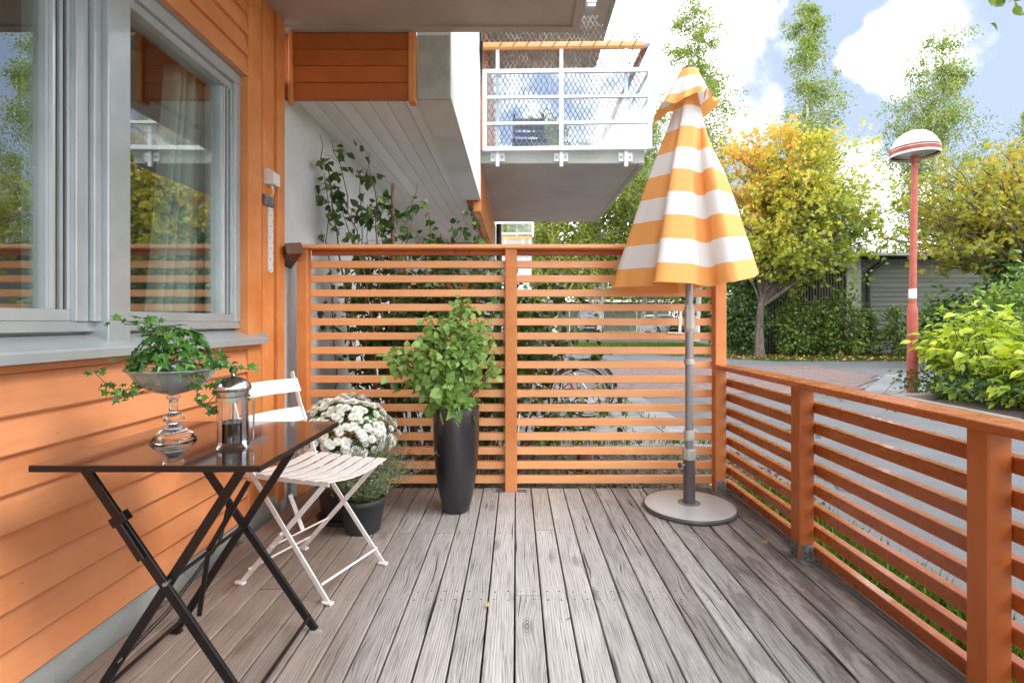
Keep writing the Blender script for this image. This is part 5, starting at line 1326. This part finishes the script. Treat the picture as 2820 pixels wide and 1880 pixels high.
tree('maple_tree','maple with orange tipped spreading crown behind the lamp post',b2,[b2,(14.5,14.2,2.2),(14.5,14.3,4.0),(14.3,14.2,5.6)],.15,
  [((13.6,14.0,4.6),(2.6,2.0,1.5),2),((11.6,13.8,4.0),(1.6,1.6,1.3),1),((15.4,14.2,5.0),(2.4,2.0,1.6),1.2),((11.3,13.6,3.1),(1.1,1.2,.6),.5),((17.6,14.4,4.9),(1.8,2.0,1.6),.6)],
  140,.115,M['l_maple2'],M['bark'],STAR,4,ltw=9,lfs=9,limb_r=.06,tw_l=.30)
# tall birches against the sky
def birch(lbl,x,y,h,w,z0,seed,mat='l_birch',nl=60,lfs=26,name='birch_tree',leaf=.10,ltw=7,r_=.16,sparse=.5,group=None):
    g=gz(y); blobs=[]
    m=5
    for i in range(m):
        f=(i+.5)/m; zc=z0+(h-z0)*f; ww_=w*(1.0-.75*f**1.5)*.5
        blobs.append(((x+math.sin(seed+i*1.7)*.22*w*(1-f),y,zc),(ww_,ww_,(h-z0)/m*.8),1.3-f*.85))
    return tree(name,lbl,(x,y,g),[(x,y,g),(x+.05*w,y,h*.35),(x-.03*w,y,h*.7),(x,y,h)],r_,blobs,nl,leaf,M[mat],M['birch'],KITE,seed,ltw=ltw,lfs=lfs,droop=.75,limb_r=.055,start=.15,spreadk=sparse,cat='tree',group=group,tw_l=.42)
birch('tall slim birch behind the striped parasol reaching into the white cloud',9.9,28,17.8,7.6,5,41,nl=150,lfs=34,leaf=.12,sparse=.65)
birch('tall narrow birch rising above the maple between two clouds',17.9,31,20.4,5.6,7,42,nl=120,lfs=34,leaf=.12,sparse=.65)
birch('broad airy birch in the sky behind the white lamp head',24.8,30,17.6,9.0,5,43,nl=170,lfs=34,leaf=.12,sparse=.65)
birch('airy birch at the far right above the orange maple',31.0,30,14.5,9.0,4,44,nl=120,lfs=34,leaf=.12,sparse=.65)
# birch line by the parking
bl_=[(1.9,26,11.5,'birch nearest the white pier with its pale trunk seen between the slats','l_birch_y'),(4.7,29,12,'slender white birch in front of the grey green parked car','l_birch_y'),(7.9,32,14,'speckled birch trunk between the two parked cars','l_birch'),(9.2,34,13,'thin birch with hanging twigs in front of the white parked car','l_birch_y'),(-1.5,33,12,'birch half hidden by the climbing shrub at the parking edge','l_birch'),(12.8,36,13,'birch with low crown left of the umbrella pole at the parking','l_birch'),(.6,38,12.5,'birch behind the small parked car with yellowing crown','l_birch_y')]
for i,(x,y,h,lab,mt) in enumerate(bl_): birch(lab,x,y,h,6.4,4.0,60+i,mt,nl=90,lfs=26,leaf=.17,ltw=7,r_=.15,sparse=.7)
for i in range(7):
    x=-14+i*7.5; birch('tall birch of the tree line behind the green garages, number from the left side '+['one','two','three','four','five','six','seven'][i] if False else 'birch of the leafy tree line behind the green garages',x,56+(i%2)*3,13+(i%3),9,3,80+i,['l_birch','l_birch_y'][i%2],nl=60,lfs=28,leaf=.32,ltw=6,sparse=.9,group='birches behind the garages')
# bushes
def bush(name,label,c,rad,n,leaf,mat,seed,proto=KITE,parts=0,stems=14,cat='shrub',up=.5,stemmat='stem',hollow=.45,meshes=None,droop=-.1):
    r=np.random.default_rng(seed); g=gz(c[1])
    t_=thing(name,label,cat,(c[0],c[1],g)); sb=MB()
    for k in range(stems):
        d=r.normal(size=3); d[2]=abs(d[2])*1.0+.3; d/=np.linalg.norm(d); e=np.array(c)+d*np.array(rad)*r.uniform(.6,.95)
        b0=np.array([c[0]+r.normal()*rad[0]*.15,c[1]+r.normal()*rad[1]*.15,g]); sb.tube([tuple(x) for x in bez(b0,(b0+e)/2+np.array([0,0,.1]),e,6)],np.linspace(.018,.004,6),4,cap=False)
    s=sb.build('stems',M[stemmat],t_); s['kind']='stuff'
    m=max(6,n//26); cc=r.normal(size=(m,3)); cc/=np.linalg.norm(cc,axis=1,keepdims=True); cc*=r.uniform(hollow,1,(m,1)); cc[:,2]=np.where(cc[:,2]<-.75,-cc[:,2],cc[:,2])
    cl=np.array(c)+cc*np.array(rad); which=r.integers(0,m,n); P=cl[which]+r.normal(size=(n,3))*np.array(rad)*.13
    P=P[P[:,2]>g+.02]; D_=P-np.array(c); D_/=np.maximum(np.linalg.norm(D_,axis=1,keepdims=True),.01); D_[:,2]+=droop
    sc=r.uniform(leaf*.65,leaf*1.3,len(P)); ro=rots(len(P),up,D_,r=r)
    if parts: leaf_parts('leaf',meshes,P,ro,sc,t_,parts,proto,M[mat],'foliage')
    else: o=link('foliage',scatter('foliage',proto,P,ro,sc,M[mat],t_),t_); o['kind']='stuff'
    return t_
bush('ivy_hedge','dense dark green hedge at the left end of the shed behind the screen post',(8.0,18.2,1.55),(1.0,.55,1.85),5200,.13,'l_dark',1,OV,hollow=.55)
bush('shrub','bushy green shrub against the dark slats of the shed',(10.3,18.2,.85),(1.15,.55,1.15),2000,.13,'l_shrub',2,OV)
bush('shrub','green shrub with red berried twigs left of the shed corner board',(11.6,18.0,.9),(.75,.5,1.30),1500,.13,'l_shrub',3,OV)
bush('shrub','small loose shrub at the foot of the black downpipe',(13.5,17.9,.6),(.9,.5,.95),1100,.13,'l_shrub',4,OV)
bush('shrub','thin upright shrub between the grey corner boards',(12.5,18.3,1.0),(.4,.3,1.1),500,.12,'l_shrub',5,OV)
bush('shrub','tall dark leafy thicket right of the lamp post',(13.6,13.0,1.3),(2.1,1.3,1.7),5000,.14,'l_dark',6,OV)
bush('shrub','dark leafy shrub in front of the shed siding behind the lamp post',(11.9,13.8,.8),(1.0,.8,1.15),2200,.13,'l_dark',19,OV)
bush('shrub','mixed green thicket filling the right edge below the orange maple',(12.2,10.6,1.2),(1.6,1.3,1.6),4200,.13,'l_shrub',7,OV)
bush('shrub','green thicket spreading behind the yellow shrubs',(9.6,9.8,.75),(1.3,1.0,1.0),2600,.11,'l_shrub',8,OV)
bush('shrub','low dark ground shrub under the yellow leaves by the kerb',(7.0,7.2,.10),(.75,1.0,.30),1800,.06,'l_dark',9,OV)
bush('shrub','low dark ground shrub at the foot of the lamp post',(7.0,8.3,.10),(.75,.55,.35),1000,.06,'l_dark',10,OV)
bush('ivy_hedge','distant dark hedge beyond the white car at the parking end',(13.5,33,1.3),(3,1.0,1.6),2600,.28,'l_dark',11,OV)
ym=[proto_mesh('leaf',LAN,M['l_yel']),proto_mesh('leaf',proto_leaf(4,.36,.2,.5),M['l_yel'])]
yel=[((7.25,7.95,.55),(.85,.75,.80),430,'lime yellow shrub leaning on the lamp post','14'),((7.35,6.9,.45),(.85,.8,.62),460,'yellow leaved shrub in front of the lamp post by the kerb','15'),((7.3,5.9,.32),(.85,.8,.60),380,'yellow green shrub at the right edge above the railing','16'),((8.4,7.6,.6),(.8,.9,.75),360,'lime green shrub behind the yellow ones at right','17'),((8.6,6.4,.45),(.9,.8,.7),300,'pale green shrub at the far right of the planting bed','18')]
for c,rad,n,lab,sd_ in yel:
    bush('yellow_shrub',lab,c,rad,int(n*2.6),.150,'l_yel',int(sd_),LAN,parts=120 if n>400 else 60,stems=22,meshes=ym,up=1.0,stemmat='stem',hollow=.35,droop=-.25)
# overhanging twig top right corner
tw=thing('oak_twig','small leafy twig hanging into the top right corner of the view','twig',(4.2,4.4,3.9)) 
MB().tube([(4.9,4.5,4.3),(4.45,4.45,3.98),(4.25,4.4,3.86)],[.012,.006,.003],5).build('stem',M['stem'],tw)
P=np.array([4.38,4.42,3.92])+lr.normal(size=(26,3))*np.array([.16,.1,.07]); leaf_parts('leaf',[proto_mesh('leaf',OV4,M['l_shrub'])],P,rots(26,.6,r=lr),lr.uniform(.07,.11,26),tw)

# ------------------------------------------------------------ garages
GA=thing('green_garage','long low sage green garage row behind the parked cars','garage',(4,51,.2))
zg=.2; mbox('garage_wall',M['garage'],GA,-16,50.06,zg-.1,15,56,3.0)
z=zg
while z<3.0:
    MB().box(-16,50.0,z,15,50.055,z+.12).build('board',M['garage'],GA); z+=.14
MB().box(-16.3,49.3,3.02,15.3,56.3,3.26).build('roof',M['roof'],GA); MB().box(-16.3,49.22,3.03,15.3,49.295,3.27).build('roof_edge',M['white_al'],GA)
for i in range(9):
    x=-14.5+i*3.3; d_=mbox('garage_door',M['shed_g'],GA,x,49.94,zg,x+2.5,49.995,2.4); MB().box(x-.08,49.93,zg,x-.002,50.0,2.5).build('door_frame',M['white_al'],d_)
MB().box(3.6,49.7,1.6,4.0,49.95,2.1).build('meter_box',M['white_al'],GA)
MBr=thing('red_marker_pole','thin red pole standing on the grass by the garages','pole',(7.0,45.5,.2)); MB().tube([(7.0,45.5,.2),(7.0,45.5,3.5)],.05,8).build('pole',M['redpole'],MBr)
LH=thing('pale_house','distant pale house with a grey roof left of the garages','house',(-8,60,.2)); mbox('wall',M['plaster'],LH,-20,62,.1,3.5,70,6.2); 
LHr=MB().add([(-20.5,61.5,6.2),(4,61.5,6.2),(4,70.5,6.2),(-20.5,70.5,6.2),(-20.5,66,8.6),(4,66,8.6)],[(0,1,5,4),(2,3,4,5),(0,4,3),(1,2,5)]); LHr.build('roof',M['roof'],LH)
for i in range(5): w_=mbox('window',M['car_glass'],LH,-16+i*4,61.95,2.2,-14.6+i*4,61.99,3.8); mbox('window_frame',M['white_al'],w_,-16.12+i*4,61.955,2.08,-16.01+i*4,61.985,3.9)

# ------------------------------------------------------------ cars
def car(label,x,y,rot,paint,plate,name='parked_car',suv=False,van=False):
    """front faces -y"""
    g=gz(y); c=thing(name,label,'car',(x,y,g)); c.rotation_euler=(0,0,rot); 
    L,Wd=4.4,1.8; H=1.72 if suv else (1.9 if van else 1.46)
    gc=.22 if suv else .17; bel=1.0 if suv else .90; hood=.98 if suv else .86
    def bl(name,sections,mat,par,smooth=55):
        # sections: (y,[(x,z)...]) half profile mirrored
        b=MB(); n=None
        for yy_,pr in sections:
            ring=[(xx,zz) for xx,zz in pr]+[(-xx,zz) for xx,zz in reversed(pr)]
            n=len(ring); b.v+=[(xx,yy_,zz) for xx,zz in ring]
        for i in range(len(sections)-1):
            for j in range(n): b.f.append((i*n+j,i*n+(j+1)%n,(i+1)*n+(j+1)%n,(i+1)*n+j))
        b.f.append(tuple(range(n-1,-1,-1))); b.f.append(tuple((len(sections)-1)*n+j for j in range(n))); b.mi=[0]*len(b.f)
        me=b.mesh(name,mat,Vector((0,0,0)),smooth); return link(name,me,par)
    w2=Wd/2
    def pr(wf,zl,zh): return [(wf*.86,zl),(wf*.97,zl+.10),(wf,zl+.35),(wf*.99,zh-.16),(wf*.93,zh-.03),(wf*.70,zh)]
    body=bl('body',[(-L/2,pr(w2*.80,gc+.12,hood-.22)),(-L/2+.10,pr(w2*.90,gc+.02,hood-.12)),(-L/2+.45,pr(w2*.98,gc,hood-.04)),(-L/2+1.15,pr(w2,gc,hood+.04)),(-L/2+1.5,pr(w2,gc,bel+.02)),(L/2-.5,pr(w2,gc,bel+.06)),(L/2-.12,pr(w2*.93,gc+.06,bel)),(L/2,pr(w2*.86,gc+.15,bel-.12))],M[paint],c)
    def cab(wf,z0,z1): return [(wf,z0),(wf*.985,z0+.05),(wf*.86,z1-.10),(wf*.78,z1-.02),(wf*.5,z1)]
    cb=bl('cabin',[(-L/2+1.05,cab(w2*.90,bel-.10,bel+.02)),(-L/2+1.75,cab(w2*.92,bel-.04,H-.06)),(-L/2+2.3,cab(w2*.92,bel-.04,H)),(L/2-1.0 if not van else L/2-.2,cab(w2*.91,bel-.04,H-.02)),(L/2-.25 if not van else L/2-.05,cab(w2*.86,bel-.06,H-.35 if not van else H-.1))],M[paint],c)
    def q(name,pts,mat,par,th=.012):
        b=MB(); pts=[Vector(p) for p in pts]; nrm=(pts[1]-pts[0]).cross(pts[2]-pts[0]).normalized()*th
        m_=len(pts); b.v=[tuple(p+nrm*.3) for p in pts]+[tuple(p+nrm) for p in pts]
        b.f=[tuple(range(m_-1,-1,-1)),tuple(range(m_,2*m_))]+[(i,(i+1)%m_,(i+1)%m_+m_,i+m_) for i in range(m_)]; b.mi=[0]*len(b.f)
        return link(name,b.mesh(name,mat,Vector((0,0,0))),par)
    yw0,yw1=-L/2+1.07,-L/2+1.73
    q('windscreen',[(-w2*.80,yw0+.02,bel+.03),(w2*.80,yw0+.02,bel+.03),(w2*.70,yw1-.02,H-.10),(-w2*.70,yw1-.02,H-.10)],M['car_glass'],cb,.03)
    for s in (-1,1):
        pts=[(s*w2*.925,-L/2+1.55,bel+.04),(s*w2*.925,L/2-.9,bel+.04),(s*w2*.825,L/2-1.2,H-.14),(s*w2*.825,-L/2+1.95,H-.14)]
        q('side_window',pts if s>0 else pts[::-1],M['car_glass'],cb,.03)
        hp=[(s*w2*.52,-L/2-.005,hood-.30),(s*w2*.80,-L/2+.06,hood-.29),(s*w2*.90,-L/2+.16,hood-.17),(s*w2*.56,-L/2+.05,hood-.19)]
        q('headlight',hp if s>0 else hp[::-1],M['carlamp'],body,.04)
        fp=[(s*w2*.60,-L/2-.01,gc+.14),(s*w2*.80,-L/2+.03,gc+.14),(s*w2*.80,-L/2+.03,gc+.24),(s*w2*.60,-L/2-.01,gc+.24)]
        q('fog_light',fp if s>0 else fp[::-1],M['carlamp'],body,.03)
        m_=MB().box(s*w2*1.0,-L/2+1.42,bel+.0,s*(w2+.20),-L/2+1.55,bel+.14,.02,'x'); link('wing_mirror',m_.mesh('wing_mirror',M[paint],Vector((0,0,0))),c)
        for yy_ in (-L/2+.82,L/2-.85):
            t_=MB().tube([(s*(w2-.20),yy_,.32),(s*(w2+.005),yy_,.32)],.32,24); wh=link('wheel',t_.mesh('wheel',M['tyre'],Vector((0,0,0)),50),c)
            r_=MB().tube([(s*(w2+.004),yy_,.32),(s*(w2+.012),yy_,.32)],.21,10); link('rim',r_.mesh('rim',M['galv'],Vector((0,0,0))),wh)
    g_=MB().box(-w2*.46,-L/2-.022,hood-.34,w2*.46,-L/2+.03,hood-.24,.01,'x'); link('grille',g_.mesh('grille',M['pipe'],Vector((0,0,0))),body)
    g_=MB().tube([(-w2*.40,-L/2-.026,hood-.22),(0,-L/2-.04,hood-.225),(w2*.40,-L/2-.026,hood-.22)],.018,6); link('grille_bar',g_.mesh('grille_bar',M['steel'],Vector((0,0,0))),body)
    g_=MB().box(-w2*.52,-L/2-.02,gc+.12,w2*.52,-L/2+.05,gc+.26,.01,'x'); link('air_intake',g_.mesh('air_intake',M['pipe'],Vector((0,0,0))),body)
    p_=MB().box(-.26,-L/2-.045,gc+.27,.26,-L/2-.02,gc+.38,.004,'x'); pl_=link('licence_plate',p_.mesh('licence_plate',M['white_pl'],Vector((0,0,0))),body)
    tx=flat_text(plate,(0,-L/2-.047,gc+.285),.11,M['text'],None); tx.parent=pl_; 
    return c
car('grey green car with white roof parked nose out, seen between the slats',5.25,36.5,R(-6),'car_s','CHK 578',suv=True)
car('white estate car parked nose out to the left of the umbrella pole',10.3,36.2,R(10),'car_w','NTF 378')
car('red and white car mostly hidden behind the umbrella pole and screen post',14.0,38.5,R(4),'car_r','',van=False)
car('white van mostly hidden at the right end of the parked row',16.2,41,R(0),'car_w','',name='parked_van',van=True)
car('small white car parked behind the shrub at the left end of the row',1.3,38,R(-5),'car_w','')

# ------------------------------------------------------------ bicycles
def bicycle(label,x,y,paint,flip=1,cover=False,ang=0):
    g=gz(y)+.035; c=thing('bicycle',label,'bicycle',(x,y,g)); c.rotation_euler=(R(-6),0,ang)
    def lk(n,b,m,p=None,sm=True): return link(n,b.mesh(n,m,Vector((0,0,0)),sm),p or c)
    rw=.335
    for wx in (-.54*flip,.54*flip):
        t=[(wx+rw*math.cos(a),0,rw+.02+rw*math.sin(a)) for a in np.linspace(0,6.283,40,endpoint=False)]
        w_=lk('wheel',MB().tube(t,.021,8,closed=True),M['tyre'])
        r2=rw-.012; t=[(wx+r2*math.cos(a),-.018,rw+.02+r2*math.sin(a)) for a in np.linspace(0,6.283,40,endpoint=False)]; lk('reflective_stripe',MB().tube(t,.004,4,closed=True),M['reflex'],w_)
        r2=rw-.03; t=[(wx+r2*math.cos(a),0,rw+.02+r2*math.sin(a)) for a in np.linspace(0,6.283,40,endpoint=False)]; lk('rim',MB().tube(t,.009,6,closed=True),M['galv'],w_)
        sp=MB()
        for k in range(24):
            a=k*6.283/24; sp.tube([(wx+.02*math.cos(a+.5),.012*(-1)**k,rw+.02+.02*math.sin(a+.5)),(wx+r2*math.cos(a),0,rw+.02+r2*math.sin(a))],.0018,3)
        o=lk('spokes',sp,M['galv'],w_); 
        t=[(wx+(rw+.035)*math.cos(a),0,rw+.02+(rw+.035)*math.sin(a)) for a in np.linspace(.1,2.9,18)]; lk('mudguard',MB().tube(t,.016,5),M['pipe'])
    f=flip; bb=(-.06*f,0,.30); st_=(-.20*f,0,.78); hd=(.36*f,0,.82); hb_=(.40*f,0,.62); ra=(-.54*f,0,.355); fa=(.54*f,0,.355)
    fr=MB(); 
    for a,b_ in ((bb,st_),(st_,hd),(bb,hb_),(hd,hb_),(bb,ra),(st_,ra)): fr.tube([a,b_],.016,8)
    fr.tube([hb_,(.46*f,0,.5),fa],.013,8); lk('frame',fr,M[paint])
    lk('handlebar',MB().tube([hd,(.33*f,0,.98),(.33*f,-.06,1.0),(.30*f,-.28,1.0),(.18*f,-.30,.99)],.012,8),M['galv']); lk('handlebar',MB().tube([(.33*f,0,.98),(.33*f,.06,1.0),(.30*f,.28,1.0),(.18*f,.30,.99)],.012,8),M['galv'])
    lk('seat_post',MB().tube([st_,(-.23*f,0,.93)],.013,8),M['galv'])
    s=MB(); s.lathe([(.001,.92),(.10,.925),(.115,.95),(.10,.975),(.001,.985)],0,0,16); s.v=[(-.24*f+a*1.25*(1),b_*(.85),c_) for a,b_,c_ in s.v]; sd=lk('saddle',s,M['pipe'])
    if cover: s=MB(); s.lathe([(.125,.93),(.135,.965),(.12,1.0),(.06,1.02),(.001,1.022)],0,0,20,jit=lambda t,z:1+.05*math.sin(9*t)); s.v=[(-.24*f+a*1.3,b_*.95,c_) for a,b_,c_ in s.v]; lk('saddle_cover',s,M['blue'],sd)
    lk('luggage_rack',MB().tube([(-.30*f,-.06,.74),(-.78*f,-.06,.74),(-.78*f,.06,.74),(-.30*f,.06,.74)],.007,6),M['galv'])
    cr=MB().tube([(-.06*f,-.03,.30),(-.06*f,-.05,.30)],.085,20); lk('chainring',cr,M['galv']); lk('pedal',MB().tube([(-.06*f,-.05,.3),(.05*f,-.07,.18),(.05*f,-.15,.18)],.010,6),M['pipe'])
    lk('kickstand',MB().tube([(-.12*f,-.02,.28),(-.16*f,-.16,-.02)],.008,6),M['galv'])
    return c
bicycle('dark red bicycle behind the screen with its wheel right of the middle post',.17,5.62,'bikered',1,ang=R(4))
bicycle('silver bicycle with blue covered saddle behind the screen',.36,6.5,'bikesilver',-1,True,ang=R(-8))
print('objects',len(bpy.data.objects))
